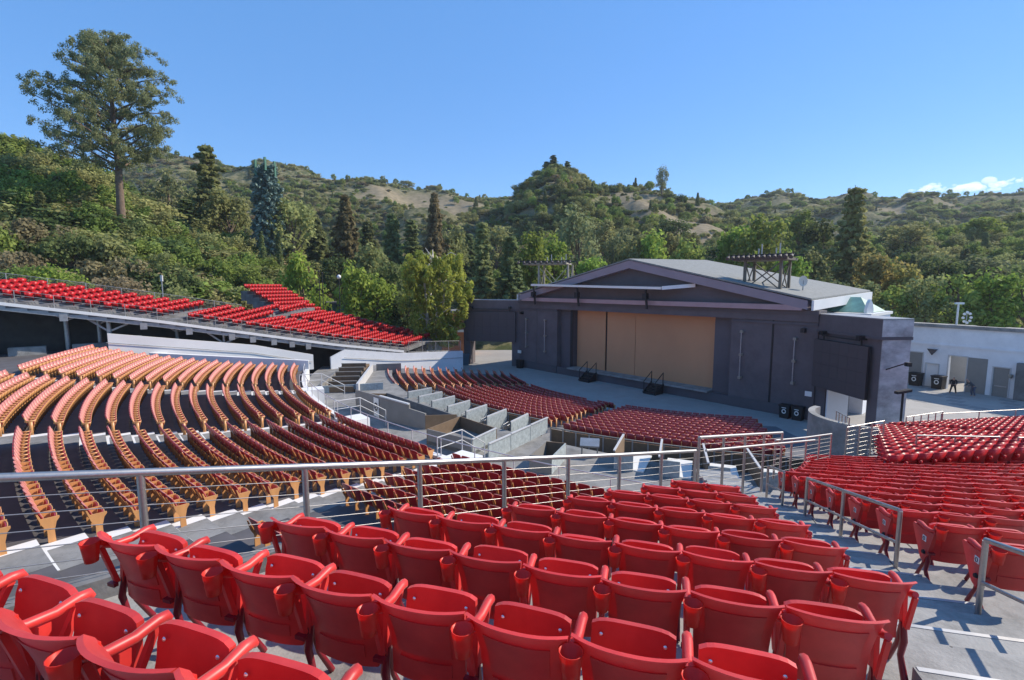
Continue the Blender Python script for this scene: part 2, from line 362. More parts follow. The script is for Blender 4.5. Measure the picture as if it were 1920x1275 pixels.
# retaining wall and kerb under the railing, following the rake
for k in range(-2, 15):
    for r0, r1 in ((terR(k)-.62, terR(k)+.31),):
        p0 = Vector(pol(CT, r0, edge_angle(r0))); p1 = Vector(pol(CT, r1, edge_angle(r1))); nrm = Vector((-ED.y, ED.x))*.16
        z = terz(k)+.17
        q = [(*p0, z), (*p1, z), (*(p1+nrm), z), (*(p0+nrm), z)]
        mb.prism([(a, b, 0.5) for a, b, _ in q], (0, 0, z-.5))
rw = tag(mb.build('retaining_wall', M['dark_conc']), 'stepped dark concrete retaining wall under the steel cable railing', 'wall')
mb = MB()
for k in range(-2, 12):
    for a in np.arange(240.5+1.1*(k % 3), 292, 3.3):
        if a < edge_angle(terR(k))+.2: continue
        p0, p1 = Vector(pol(CT, terR(k)-.60, a)), Vector(pol(CT, terR(k)+.29, a)); mb.beam((*p0, terz(k)+.002), (*p1, terz(k)+.002), .012, .006)
mb.build('expansion_joint', M['black'], bpy.data.objects['upper_terrace'])
mb = MB(); st = None
k0 = 0
for k in range(-9, 12):      # intermediate aisle steps with a pale metal nosing
    r = terR(k)+.31
    m1 = MB(); ring(m1, CT, r-.42, r-.004, 255.62, 257.15, terz(k)+.12, None, 2, .12)
    o = m1.build('step', M['terrace_conc'], bpy.data.objects['upper_terrace'])
    m1 = MB(); ring(m1, CT, r-.42, r-.375, 255.64, 257.13, terz(k)+.125, None, 2, .02)
    m1.build('step_nosing', M['galv'], bpy.data.objects['upper_terrace'])

# ------------------------------------------------------------------ seats
def red_seat_parts():
    """folding stadium seat, origin on the floor, facing +y"""
    W = .268
    def back(u, v, off=0.):           # u -1..1, v 0..1
        x = u*W*(.83+.17*v**3); c = abs(u)**2.4
        y = -.01-.13*v*v-.02*v+c*(.035+.040*v); z = .31+.54*v-.012*c*v
        if v > .93: y -= .018*(v-.93)/.07
        return Vector((x, y+off, z))
    us = np.linspace(-1, 1, 13); vs = [0, .12, .3, .5, .7, .85, .93, .97, 1]
    P = [[back(u, v, -.012) for u in us] for v in vs]; Q = [[back(u, v, .012) for u in us] for v in vs]
    b = MB(); b.shell(P, Q)
    # raised panel and ribs on the rear face
    def patch(u0, u1, v0, v1, h):
        uu = np.linspace(u0, u1, 7); vv = np.linspace(v0, v1, 4)
        b.shell([[back(u, v, -.013-h) for u in uu] for v in vv], [[back(u, v, -.010) for u in uu] for v in vv])
    patch(-.70, .70, .12, .27, .008); patch(-.72, .72, .34, .80, .006)
    P = MB()
    def pan(u, v, off=0.):
        x = u*.222*(1-.02*v); c = abs(u)**6
        y = .085+.072*v+.03*math.sin(v*3.1)-abs(u)**3*.012; z = .35+.385*v-.022*c*v
        if v > .9: y += .012
        return Vector((x, y+off, z))
    vs2 = [0, .15, .35, .6, .8, .92, 1]
    P.shell([[pan(u, v, -.015) for u in us] for v in vs2], [[pan(u, v, .02) for u in us] for v in vs2])
    for u in (-.6, -.2, .2, .6):
        P.shell([[pan(uu, v, .018) for uu in (u-.03, u+.03)] for v in (.1, .5, .9)], [[pan(uu, v, .045) for uu in (u-.03, u+.03)] for v in (.1, .5, .9)])
    A = MB()                           # armrest with its open triangular bracket
    A.tube([(-.27, -.10, .74), (-.27, -.02, .70), (-.27, .10, .685), (-.27, .20, .70), (-.27, .245, .695), (-.27, .262, .67)], [.022, .026, .027, .028, .027, .016], 8)
    A.beam((-.27, .20, .68), (-.27, .06, .43), .03, .03); A.beam((-.27, .05, .66), (-.27, .03, .40), .03, .05)
    A.beam((-.27, -.10, .72), (-.27, -.02, .42), .028, .03)
    Lg = MB(); Lg.tube([(-.27, .03, .44), (-.27, .0, .30), (-.27, .03, .16), (-.27, -.06, .012)], [.022, .026, .022, .026], 6)
    L2 = MB(); L2.tube([(-.27, .04, .42), (-.27, .09, .22), (-.27, .20, .012)], [.02, .018, .022], 6)
    C = MB(); n = 14
    rows = [(.030, .0), (.036, .05), (.044, .118), (.047, .12), (.041, .118), (.032, .02), (.0005, .018)]
    rows = [(.0005, 0)]+rows
    C.grid([[(r*math.cos(2*math.pi*k/n), r*math.sin(2*math.pi*k/n), z) for k in range(n+1)] for r, z in rows], True, True)
    C.box((.0, .065, .09), (.035, .05, .03))
    B = MB(); B.grid([[(.011*math.sin(t)*math.cos(f), .008*math.cos(t)*-1, .011*math.sin(t)*math.sin(f)) for f in np.linspace(0, 2*math.pi, 9)] for t in (0.05, .8, 1.57)], True)
    E = MB()                           # end panel
    E.prism([(-.30, -.12, .70), (-.30, .10, .665), (-.30, .30, .67), (-.30, .32, .64), (-.30, .12, .30), (-.30, .04, .26), (-.30, -.03, .42)], (.022, 0, 0))
    N = MB(); N.box((-.304, .05, .57), (.006, .07, .07))
    N2 = MB()
    for k in range(10):
        a, b2 = 2*math.pi*k/10, 2*math.pi*(k+1)/10
        N2.beam((-.3085, .05+.018*math.cos(a), .57+.024*math.sin(a)), (-.3085, .05+.018*math.cos(b2), .57+.024*math.sin(b2)), .009, .003)
    K = MB(); K.tube([(-.305, .035, .40), (-.325, .035, .40)], [.028, .022], 10)
    BR = MB(); BR.box((-.27, -.05, .42), (.07, .03, .025))
    return dict(backrest=b.mesh('backrest', M['red']), pan=P.mesh('seat_pan', M['red']), arm=A.mesh('armrest', M['red']),
                leg=Lg.mesh('leg', M['red_frame']), leg2=L2.mesh('leg', M['red_frame']), cup=C.mesh('cup_holder', M['cup']),
                bolt=B.mesh('bolt', M['bolt']), end=E.mesh('end_panel', M['red']), num=N.mesh('number_plate', M['plate']),
                glyph=N2.mesh('number', M['black']), knob=K.mesh('pivot_cap', M['black']), bracket=BR.mesh('bracket', M['red_frame']))
RS = red_seat_parts()
def place_red(x, y, z, face, label, group, near=True, first=False, last=False, mirror_end=False):
    t = thing('folding_seat', label, 'seat', (x, y, z), face, group)
    t.rotation_euler = (rng.normal(0, .006), rng.normal(0, .006), face+rng.normal(0, .018))
    link('backrest', RS['backrest'], t); p = link('seat_pan', RS['pan'], t)
    p.rotation_euler = (rng.normal(-.01, .065), 0, 0); p.location = (0, 0, 0)
    link('armrest', RS['arm'], t); link('leg', RS['leg'], t); link('leg', RS['leg2'], t)
    if not (last and mirror_end):
        c = link('cup_holder', RS['cup'], t, (-.255, -.170, .660)).scale = (1.32, 1.32, 1.2)
    if near:
        for sx in (-.165, .165): link('bolt', RS['bolt'], p, (sx, .130, .670))
        link('bracket', RS['bracket'], t)
    if last:
        for nm in ('arm', 'leg', 'leg2'):
            o = link({'arm': 'armrest'}.get(nm, 'leg'), RS[nm], t); o.location = (.54, 0, 0)
    if first:
        e = link('end_panel', RS['end'], t); q = link('number_plate', RS['num'], e); link('number', RS['glyph'], e); link('pivot_cap', RS['knob'], e)
    return t
# merged, lighter seat for the rows past the individually built ones
def lowpoly(kind):
    v = []; f = []; mi = []
    def bx(c, s, m, tilt=0.):
        mb = MB(); mb.box(c, s, (1, 0, 0), (0, math.cos(tilt), math.sin(tilt)), (0, -math.sin(tilt), math.cos(tilt)))
        o = len(v); v.extend(mb.v); f.extend([tuple(i+o for i in q) for q in mb.f]); mi.extend([m]*len(mb.f))
    if kind == 'end':
        bx((0, .04, .30), (.04, .13, .60), 0); bx((0, .03, .62), (.045, .34, .05), 0); bx((0, -.10, .68), (.04, .05, .24), 0, .3)
    elif kind == 'red':
        bx((0, -.06, .61), (.47, .03, .50), 0, .22); bx((-.22, -.02, .62), (.03, .09, .44), 0, .2); bx((.22, -.02, .62), (.03, .09, .44), 0, .2)
        bx((0, .15, .58), (.43, .04, .43), 0, -.25); bx((-.27, .11, .67), (.05, .42, .04), 0); bx((-.27, .05, .38), (.03, .08, .55), 1)
        bx((-.26, -.17, .59), (.085, .085, .11), 0); bx((-.27, .1, .03), (.04, .28, .05), 1)
    else:
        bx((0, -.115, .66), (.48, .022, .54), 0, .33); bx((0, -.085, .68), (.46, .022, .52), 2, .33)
        bx((0, .125, .51), (.43, .03, .30), 0, -.28); bx((0, .155, .50), (.44, .02, .32), 1, -.28)
        bx((-.265, .04, .30), (.04, .13, .60), 1); bx((-.265, .03, .62), (.045, .34, .05), 1); bx((-.265, -.10, .68), (.04, .05, .24), 1, .3)
    return np.array(v, float), f, np.array(mi)
def stuff_seats(name, kind, places, mats):
    v, f, mi = lowpoly(kind); n = len(places); nv = len(v); nf = len(f)
    P = np.array(places, float); ca, sa = np.cos(P[:, 3]), np.sin(P[:, 3])
    X = v[None, :, 0]*ca[:, None]-v[None, :, 1]*sa[:, None]+P[:, 0:1]; Y = v[None, :, 0]*sa[:, None]+v[None, :, 1]*ca[:, None]+P[:, 1:2]
    Z = np.repeat(v[None, :, 2], n, 0)+P[:, 2:3]
    co = np.stack([X, Y, Z], -1).reshape(-1, 3)
    fa = (np.array(f)[None]+(np.arange(n)*nv)[:, None, None]).reshape(-1, 4)
    me = bpy.data.meshes.new(name); me.vertices.add(len(co)); me.vertices.foreach_set('co', co.ravel())
    me.loops.add(fa.size); me.loops.foreach_set('vertex_index', fa.ravel()); me.polygons.add(len(fa))
    me.polygons.foreach_set('loop_start', np.arange(0, fa.size, 4)); me.polygons.foreach_set('loop_total', np.full(len(fa), 4))
    for m in mats: me.materials.append(m)
    me.polygons.foreach_set('material_index', np.tile(mi, n)); me.update(calc_edges=True); me.validate()
    return stuff(link(name, me))
def tface(c, x, y): return math.atan2(c[1]-y, c[0]-x)-math.pi/2

# rows of the upper terrace
red_places = []      # (dist, x,y,z,face,label,group,first,last)
ENDA = {1: 255.3, 2: 255.35, 3: 255.4, 4: 255.5, 5: 255.52, 6: 255.62, 7: 255.05, 8: 254.45, 9: 254.2}
for k in range(1, 10):
    r = terR(k)-.125; da = math.degrees(.545/r); start = edge_angle(r)+.62
    n = max(2, int((ENDA[k]-start)/da)); a0 = ENDA[k]-n*da+da/2-.06
    for j in range(n):
        a = a0+j*da; x, y = pol(CT, r, a)
        lb = 'red folding seat %s from the aisle, %s row up from the railing landing' % (ordw(n-1-j), ordw(k-1))
        if j == 0: lb = 'red folding seat touching the cable railing, %s row up from the landing' % ordw(k-1)
        red_places.append((math.hypot(x, y), x, y, terz(k), tface(CT, x, y), lb, 'red folding seats between the cable railing and the aisle', False, j == n-1))
for k in range(-11, 8):
    r = terR(k)-.125; da = math.degrees(.545/r); a0 = block_start(k)
    for j in range(32):
        a = a0+j*da; x, y = pol(CT, r, a)
        if x/y > 1.12 or a > 282: continue
        lb = 'red folding seat %s in past the aisle handrails, %s row up from the walkway' % (ordw(j), ordw(k+11))
        red_places.append((math.hypot(x, y), x, y, terz(k), tface(CT, x, y), lb, 'red folding seats across the aisle handrails', j == 0, False))
red_places.sort(key=lambda q: q[0])
for q in red_places[:300]:
    place_red(q[1], q[2], q[3], q[4], q[5], q[6], near=q[0] < 9, first=q[7], last=q[8])
far_red = [(q[1], q[2], q[3], q[4]) for q in red_places[300:]]
# far block beyond the handrails
ff = Vector((-.16, .987)); fr = Vector((.987, .16))
mb = MB()
for j in range(-4, 9):
    o = Vector((17.6, 20.2))+ff*(.93*j); z = 3.85-.215*j
    mb.box((*(o+fr*(7.2+.46*j)), z-1.5), (19.5-.92*j, .93, 3.0), (fr.x, fr.y, 0))
    for i in range(34):
        if 13 <= i+int(j*1.69) <= 14: continue
        q = o+fr*(.545*i-2.2+.92*j)
        far_red.append((q.x, q.y, z, math.atan2(ff.y, ff.x)-math.pi/2))
struct(mb.build('lower_terrace', M['terrace_conc']))

# orange sided theatre seats
def orange_parts():
    def back(u, v, off=0.):
        x = u*.235*(1-.05*v); c = u*u
        return Vector((x, -.02-.17*v-.02*v*v+c*.035+off, .40+.52*v-.03*c*v))
    us = np.linspace(-1, 1, 7); vs = [0, .3, .6, .85, .95, 1]
    b = MB(); b.shell([[back(u, v, -.016) for u in us] for v in vs], [[back(u, v, .004) for u in us] for v in vs])
    pd = MB(); pd.shell([[back(u*.97, v, .0) for u in us] for v in [0, .3, .6, .85, .96, 1.03]], [[back(u*.97, v, .022) for u in us] for v in [0, .3, .6, .85, .96, 1.03]])  # separate front layer holding the sunlit pink, over the maroon shell
    def pan(u, v, off=0.): return Vector((u*.215*(1-.06*v), .09+.09*v+.02*math.sin(3*v)-.015*u*u+off, .36+.30*v-.02*u*u*v))
    p = MB(); p.shell([[pan(u, v, -.03) for u in us] for v in (0, .3, .6, .9, 1)], [[pan(u, v, .0) for u in us] for v in (0, .3, .6, .9, 1)])
    q = MB(); q.shell([[pan(u*1.03, v, .002) for u in us] for v in (-.03, .3, .6, .9, 1.03)], [[pan(u*1.03, v, .022) for u in us] for v in (-.03, .3, .6, .9, 1.03)])
    s = MB()
    s.prism([(-.285, -.03, 0), (-.285, .12, 0), (-.285, .11, .30), (-.285, .16, .52), (-.285, .22, .60), (-.285, .22, .645), (-.285, -.12, .66), (-.285, -.17, .80), (-.285, -.20, .79), (-.285, -.12, .50), (-.285, -.03, .34)], (.035, 0, 0))
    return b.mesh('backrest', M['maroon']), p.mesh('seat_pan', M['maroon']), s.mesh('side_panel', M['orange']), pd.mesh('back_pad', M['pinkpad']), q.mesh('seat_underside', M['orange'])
OS = orange_parts()
org = []
for bi, (a0, a1) in enumerate(BLOCKS):
    for i in range(18):
        r = bowlR(i); da = math.degrees(.535/r); n = int((a1-a0)/da)
        for j in range(n+1):
            a = a0+.3+j*da; 
            if bi == 0:
                p2 = Vector(pol(CA, r, a)); d2 = (p2-Vector(CT)).length
                side = (p2-EP).dot(Vector((-ED.y, ED.x)))
                if side < .8 or (i > 6 and not (i == 10 and 2 <= j <= 4)): continue
            x, y = pol(CA, r, a)
            nm = ['directly below the cable railing', 'one aisle from the railing', 'in the middle bowl block', 'by the white wall'][bi]
            lb = 'maroon seat with orange side, %s along, %s row up, %s' % (ordw(j), ordw(i), nm)
            org.append((math.hypot(x, y), x, y, bowlz(i), tface(CA, x, y), lb, 'orange sided seats '+nm, j == n))
for i in range(16):
    r = 23.9+.9*i; da = math.degrees(.535/r)
    for a0, a1, last in ((185.5+.25*i, 205.2, 16), (207.3, 233.2, 12), (235.4, 259.5-.2*i, 13)):
        if i >= last: continue
        for j in range(int((a1-a0)/da)):
            a = a0+j*da; x, y = pol(CP, r, a)
            if i == 0 and (a < 190 or 226 < a < 229): continue
            org.append((math.hypot(x, y)+20, x, y, pitz(r), tface(CP, x, y), '', '', j == int((a1-a0)/da)-1))
org.sort(key=lambda q: q[0])
seat_labels = {}
for q in org[:300]:
    t = thing('theatre_seat', q[5], 'seat', (q[1], q[2], q[3]), q[4], q[6])
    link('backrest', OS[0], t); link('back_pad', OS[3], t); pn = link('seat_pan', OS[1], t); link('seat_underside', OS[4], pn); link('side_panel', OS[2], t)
    if q[7]:
        o = link('side_panel', OS[2], t); o.location = (.53, 0, 0)
stuff_seats('row_end_panels', 'end', [(q[1]+.272*math.cos(q[4]), q[2]+.272*math.sin(q[4]), q[3], q[4]) for q in org[300:] if q[7]], [M['orange']])
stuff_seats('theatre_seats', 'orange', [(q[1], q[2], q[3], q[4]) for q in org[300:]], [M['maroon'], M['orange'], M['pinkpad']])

# ------------------------------------------------------------------ raked stand on the far side
S0 = Vector((-19.9, 52.8)); SD = Vector((.774, .633)); SR = Vector((.25, .968)); SF = Vector((.968, -.25))
def sz(t): return interp(t, [-32, -24.4, -14.4, 1.2, 9.1, 12], [11.0, 9.75, 7.9, 4.62, 3.25, 2.8])
def sp(t, l=0): return S0+SD*t+SR*l
dk = MB(); und = MB(); N = 26
ts = list(np.arange(-31, 9.6, 1.18))
def depth(t): return interp(t, [-31, -12, -10, -7, 9.5], [5.0, 6.0, 12, 14, 8.5])
for k in range(len(ts)-1):
    t0, t1 = ts[k], ts[k+1]; z = sz(t0); d = depth(t0)
    a, b, c, e = sp(t0), sp(t1), sp(t1, d), sp(t0, d)
    sl_ = (.13 if t0 < -9 else .05)*(d-.9); dk.prism([(*a, z-.4), (*b, z-.4), (*c, z-.4+sl_), (*e, z-.4+sl_)], (0, 0, .4))
    for l in np.arange(.9, d-.5, .54):
        if 6.2 < l < 7.3 and t0 > -10: continue
        if -14.6 < t0 < -13.4: continue
        q = sp(t0+.55, l); far_red.append((q.x, q.y, z+(.13*(l-.9) if t0 < -9 else .05*(l-.9)), math.atan2(SF.y, SF.x)-math.pi/2))
struct(dk.build('stand_deck_floor', M['dark_conc']))
# steeper block at the back of the stand
hb = MB()
for k in range(9):
    o = Vector((-33.2, 62.0))+SF*(.93*k)+SR*(-.12*k); z = 10.3-.42*k
    hb.box((*(o+SR*3.2), z-.6), (6.8, .93, 1.2), (SR.x, SR.y, 0))
    for i in range(12):
        q = o+SR*(.54*i+.2); far_red.append((q.x, q.y, z, math.atan2(SF.y, SF.x)-math.pi/2))
struct(hb.build('steep_stand_floor', M['dark_conc']))
stuff_seats('folding_seats', 'red', far_red, [M['red_far'], M['red_frame']])
st = thing('raked_stand_edge', 'long sloping white steel edge beam with brackets under the far red seats', 'beam')
mb = MB()
for k in range(len(ts)-1):
    a, b = sp(ts[k], -.1), sp(ts[k+1], -.1); mb.beam((*a, sz(ts[k])-.06), (*b, sz(ts[k+1])-.06), .1, .24)
mb.build('edge_beam', M['white'], st)
mb = MB()
for k in range(len(ts)-1):
    a, b = sp(ts[k], .25), sp(ts[k+1], .25); mb.beam((*a, sz(ts[k])-.42), (*b, sz(ts[k+1])-.42), .25, .42)
mb.build('lower_beam', M['galv'], st)
for t in (-20.6, -15.5, -12.2, -8.8, -7.0, -5.1, -3.4, -1.8):
    mb = MB(); q = sp(t, -.12); mb.box((*q, sz(t)-.62), (.5, .16, .55), (SD.x, SD.y, 0)); mb.build('bracket', M['galv'], st)
# railing of thin posts along the edge
mb = MB(); rl = thing('thin_railing', 'thin grey railing along the sloping edge of the far red seats', 'railing')
for t in np.arange(-30, 9.5, 2.2):
    m2 = MB(); q = sp(t, .02); m2.tube([(*q, sz(t)), (*q, sz(t)+1.05)], .025, 5); m2.build('post', M['galv'], rl)
for h in (.35, .7, 1.05):
    m2 = MB(); m2.tube([(*sp(t, .02), sz(t)+h) for t in ts], .018, 4); m2.build('rail', M['galv'], rl)
# columns
for j, (t, w_) in enumerate(((-27.5, .34), (-24.1, .34), (-19.0, .34), (-16.4, .3), (-10.5, .25), (2.6, .2), (-22.0, .3))):
    l = 1.3 if j not in (1, 3, 6) else 4.2
    q = sp(t, l); z1 = sz(t)-.75; z0 = 2.5
    pos = ['in front of the dark undercroft near the bin', 'deep in the undercroft with a white foot', 'standing between two concrete planters', 'behind the wire cage', 'behind the long white wall', 'in the dark gateway between the white walls', 'deep in the undercroft behind the bin'][j]
    cl = thing('steel_column', 'grey steel column with branching braces '+pos, 'column', (q.x, q.y, z0), 0, 'columns under the raked stand')
    m2 = MB(); m2.tube([(0, 0, 0), (0, 0, z1-z0)], w_/2, 10); m2.build('shaft', M['galv'], cl)
    for sg in (-1, 1):
        m2 = MB(); m2.beam((0, 0, z1-z0-.9), (sg*SD.x*1.3, sg*SD.y*1.3, z1-z0-.05-sg*.25), .12, .14); m2.build('brace', M['galv'], cl)
# white walls below the stand
mb = MB(); n = 10
T = np.linspace(-17.8, -1.2, n)
top = [interp(t, [-17.8, -6.5, -4.5, -1.2], [7.0, 5.15, 4.6, 3.75]) for t in T]
for k in range(n-1):
    a, b = sp(T[k], -.35), sp(T[k+1], -.35); nrm = Vector((-SD.y, SD.x))*.3
    mb.prism([(*a, 2.2), (*b, 2.2), (*b, top[k+1]), (*a, top[k])], (nrm.x, nrm.y, 0))
ww = tag(mb.build('garden_wall', M['white']), 'long white plastered wall behind the topmost orange-sided seat rows', 'wall')
m2 = MB(); m2.tube([(*sp(t, -.48), zz-.75) for t, zz in zip(T, top)], .03, 5); m2.build('handrail', M['galv'], ww)
mb = MB(); T = np.linspace(.6, 17.6, 12)
top = [interp(t, [.6, 2.0, 9.0, 17.6], [3.3, 4.0, 3.0, 2.55]) for t in T]
for k in range(11):
    a, b = sp(T[k], -.3), sp(T[k+1], -.3); nrm = Vector((-SD.y, SD.x))*.3
    mb.prism([(*a, 0), (*b, 0), (*b, top[k+1]), (*a, top[k])], (nrm.x, nrm.y, 0))
ww = tag(mb.build('garden_wall', M['wall_white']), 'white wall between the dark gateway and the stage, half in shadow', 'wall')
m2 = MB(); m2.tube([(*sp(t, -.44), zz-.85) for t, zz in zip(T[1:], top[1:])], .03, 5); m2.build('handrail', M['galv'], ww)
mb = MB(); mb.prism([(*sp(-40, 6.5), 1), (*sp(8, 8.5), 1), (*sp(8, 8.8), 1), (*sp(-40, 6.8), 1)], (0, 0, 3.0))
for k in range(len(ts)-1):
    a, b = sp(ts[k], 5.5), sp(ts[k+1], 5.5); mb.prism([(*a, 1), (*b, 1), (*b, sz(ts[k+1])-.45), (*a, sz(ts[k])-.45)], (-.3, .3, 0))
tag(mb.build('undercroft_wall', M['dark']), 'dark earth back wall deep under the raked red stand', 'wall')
for j, (t, l, ln) in enumerate(((-25.2, 2.6, 2.2), (-21.2, 2.6, 2.6), (-17.9, 2.4, 1.4))):
    q = sp(t, l); m2 = MB(); m2.prism([(-ln/2, -.3, 0), (ln/2, -.3, 0), (ln/2, .3, 0), (-ln/2, .3, 0)], (0, 0, .9))
    m2.prism([(-ln/2+.06, -.24, .9), (ln/2-.06, -.24, .9), (ln/2-.06, .24, .9), (-ln/2+.06, .24, .9)], (0, 0, .01))
    o = m2.build('concrete_planter', M['concrete'], None, (q.x, q.y, 5.2)); o.rotation_euler.z = math.atan2(SD.y, SD.x)
    tag(o, ['concrete planter beside the wheeled bin under the stand', 'long concrete planter left of the middle column', 'short concrete planter beside the wire cage'][j].replace('left of', 'before'), 'planter', 'concrete planters under the stand')
def bin_(name, label, x, y, z, s, rz, m, emblem=True, group='rubbish bins'):
    t = thing(name, label, 'bin', (x, y, z), rz, group)
    b = MB(); b.add([(-.30*s, -.28*s, 0), (.30*s, -.28*s, 0), (.30*s, .28*s, 0), (-.30*s, .28*s, 0), (-.35*s, -.33*s, .9*s), (.35*s, -.33*s, .9*s), (.35*s, .33*s, .9*s), (-.35*s, .33*s, .9*s)],
          [(3, 2, 1, 0), (0, 1, 5, 4), (1, 2, 6, 5), (2, 3, 7, 6), (3, 0, 4, 7), (4, 5, 6, 7)]); b.build('body', m, t)
    l = MB(); l.box((0, 0, .94*s), (.76*s, .72*s, .08*s)); l.build('lid', m, t)
    if emblem:
        e = MB(); n = 12
        e.add([(.15*s*math.cos(a), -.325*s, .52*s+.17*s*math.sin(a)) for a in np.linspace(0, 2*math.pi, n, endpoint=False)]+[(.09*s*math.cos(a), -.325*s, .52*s+.10*s*math.sin(a)) for a in np.linspace(0, 2*math.pi, n, endpoint=False)],
              [(k, (k+1) % n, n+(k+1) % n, n+k) for k in range(n)])
        e.box((0, -.335*s, .78*s), (.3*s, .004, .05*s)); e.build('emblem', M['plate'], t)
    return t
q = sp(-27.2, 2.2); bin_('rubbish_bin', 'grey green wheeled bin with round emblem under the raked stand', q.x, q.y, 5.2, 1.3, .4, mat('bin green', (.05, .055, .05), .6))
q = sp(-17.6, 1.4); cg = thing('wire_cage', 'tall open wire cage of steel frame beside the white wall', 'cage', (q.x, q.y, 4.6), math.atan2(SD.y, SD.x))
for sx in (-.7, .7):
    for sy in (-.5, .5): m2 = MB(); m2.box((sx, sy, 1.0), (.07, .07, 2.0)); m2.build('post', M['galv'], cg)
m2 = MB()
for zz in (.05, 1.97):
    for sy in (-.5, .5): m2.box((0, sy, zz), (1.4, .06, .06))
    for sx in (-.7, .7): m2.box((sx, 0, zz), (.06, 1.0, .06))
m2.build('frame', M['galv'], cg)
# fences behind the stand
def mesh_fence(name, label, pts, h, gap=2.2, mt=None, posts=True):
    t = thing(name, label, 'fence'); mt = mt or M['galv']
    pts = [Vector(p) for p in pts]; cum = [0]
    for a, b in zip(pts, pts[1:]): cum.append(cum[-1]+(b-a).length)
    def at(d):
        for k in range(len(pts)-1):
            if d <= cum[k+1]+1e-6: return pts[k].lerp(pts[k+1], (d-cum[k])/max(1e-6, cum[k+1]-cum[k]))
        return pts[-1]
    nn = max(1, int(cum[-1]/gap))
    for k in range(nn+1):
        q = at(cum[-1]*k/nn); m2 = MB(); m2.tube([q, q+Vector((0, 0, h))], .035, 6); m2.build('post', mt, t)
    for hh in (.06*h, h):
        m2 = MB(); m2.tube([at(cum[-1]*k/(nn*2))+Vector((0, 0, hh)) for k in range(nn*2+1)], .022, 5); m2.build('rail', mt, t)
    m2 = MB(); step = .16
    for k in range(int(cum[-1]/step)):
        a = at(k*step); b = at(min(cum[-1], k*step+h*.8))
        m2.beam(a+Vector((0, 0, .06*h)), b+Vector((0, 0, h)), .006, .006); m2.beam(b+Vector((0, 0, .06*h)), a+Vector((0, 0, h)), .006, .006)
    stuff(m2.build('wire_mesh', mt, t)); return t
mesh_fence('wire_fence', 'sagging grey chain link fence along the hillside behind the red stand', [(*sp(t, depth(min(t, -13))+.6), sz(t)-.1) for t in (-31, -24, -18, -12.5)], 1.6)
mesh_fence('wire_fence', 'grey wire fence along the tree side of the sloping red stand', [(*sp(t, 14.3-(t+7)*.34), sz(t)) for t in (-6, -2, 2, 6, 9.6)], 1.2)

# ------------------------------------------------------------------ boxes and walkway furniture
def panel(name, mt, parent, a, b, z0, z1a, z1b, th=.06):
    a = Vector(a); b = Vector(b); d = (b-a).normalized(); nrm = Vector((-d.y, d.x))*th
    m2 = MB(); m2.prism([(*a, z0), (*b, z0), (*b, z1b), (*a, z1a)], (nrm.x, nrm.y, 0)); return m2.build(name, mt, parent)
for j, a in enumerate((213.7, 216.7, 219.7, 222.8, 225.8, 228.8, 231.8)):
    t = thing('box_divider', 'pale speckled box divider, %s from the brown tiered boxes' % ordw(j), 'partition', (0, 0, 0), 0, 'pale dividers between the pit boxes')
    p0, p1 = pol(CP, 36.15, a), pol(CP, 38.3, a+.35)
    panel('board', M['box_panel'], t, p0, p1, 1.15, 2.52, 2.46); m2 = MB(); m2.beam((*p0, 2.56), (*p1, 2.50), .10, .07); m2.build('cap', M['pale'], t)
    m2 = MB(); m2.box((*p1, 1.85), (.09, .09, 1.4)); m2.build('post', M['box_grey'], t)
    q0, q1 = pol(CP, 36.15, a), pol(CP, 38.2, a-1.5); panel('side_board', M['box_grey'], t, q0, q1, 1.15, 2.50, 1.75, .05)
    for e in (-.9, -.4): 
        c = pol(CP, 38.0, a+e); m2 = MB(); m2.tube([(*c, 1.3), (*c, 2.1)], .03, 5); m2.tube([(*c, 2.1), (*pol(CP, 37.5, a+e), 2.2)], .03, 5); m2.build('bent_pipe', M['galv'], t)
t = thing('pit_railing', 'low brown panel railing curving between the pit seats and the boxes', 'railing')
for a0, a1, r_, zt in ((207.5, 233.3, 35.9, 2.15), (235.6, 258, 37.2, 2.2)):
    A = np.linspace(a0, a1, 18)
    for k in range(17):
        panel('board', M['brown'], t, pol(CP, r_, A[k]), pol(CP, r_, A[k+1]), 1.0, zt, zt, .05)
        m2 = MB(); m2.box((*pol(CP, r_, A[k]), zt-.5), (.08, .08, 1.2)); m2.build('post', M['galv'], t)
    m2 = MB(); m2.tube([(*pol(CP, r_, a), zt+.1) for a in A], .04, 6); m2.build('rail', M['wood'], t)
t = thing('box_divider', 'long pale speckled box divider of three boards running toward the pit aisle', 'partition', (0, 0, 0), 0, 'pale dividers between the pit boxes')
p0 = Vector((-1.2, 24.6)); p1 = Vector((2.2, 29.8))
for k in range(3):
    a_, b_ = p0.lerp(p1, k/3+.004), p0.lerp(p1, (k+1)/3-.004); panel('board', M['box_panel'], t, a_, b_, 2.0, 2.92, 2.9)
    m2 = MB(); m2.beam((*a_, 2.95), (*b_, 2.93), .1, .06); m2.build('cap', M['pale'], t)
t = thing('mixing_booth', 'long grey stepped booth wall with white round-symbol sign facing the walkway', 'booth')
b0, bm_, b1, b2 = Vector((-11.7, 36.4)), Vector((-8.9, 32.8)), Vector((-6.6, 31.1)), Vector((-5.45, 30.4))
panel('wall', M['box_grey'], t, b0, bm_, 2.0, 3.25, 3.55, .12); panel('wall', M['box_grey'], t, bm_, b1, 2.0, 3.55, 3.4, .12); panel('wall', M['box_grey'], t, b1, b2, 2.0, 3.15, 3.0, .12)
m2 = MB(); m2.beam((*bm_, 3.6), (*b1, 3.45), .18, .08); m2.build('cap', M['pale'], t)
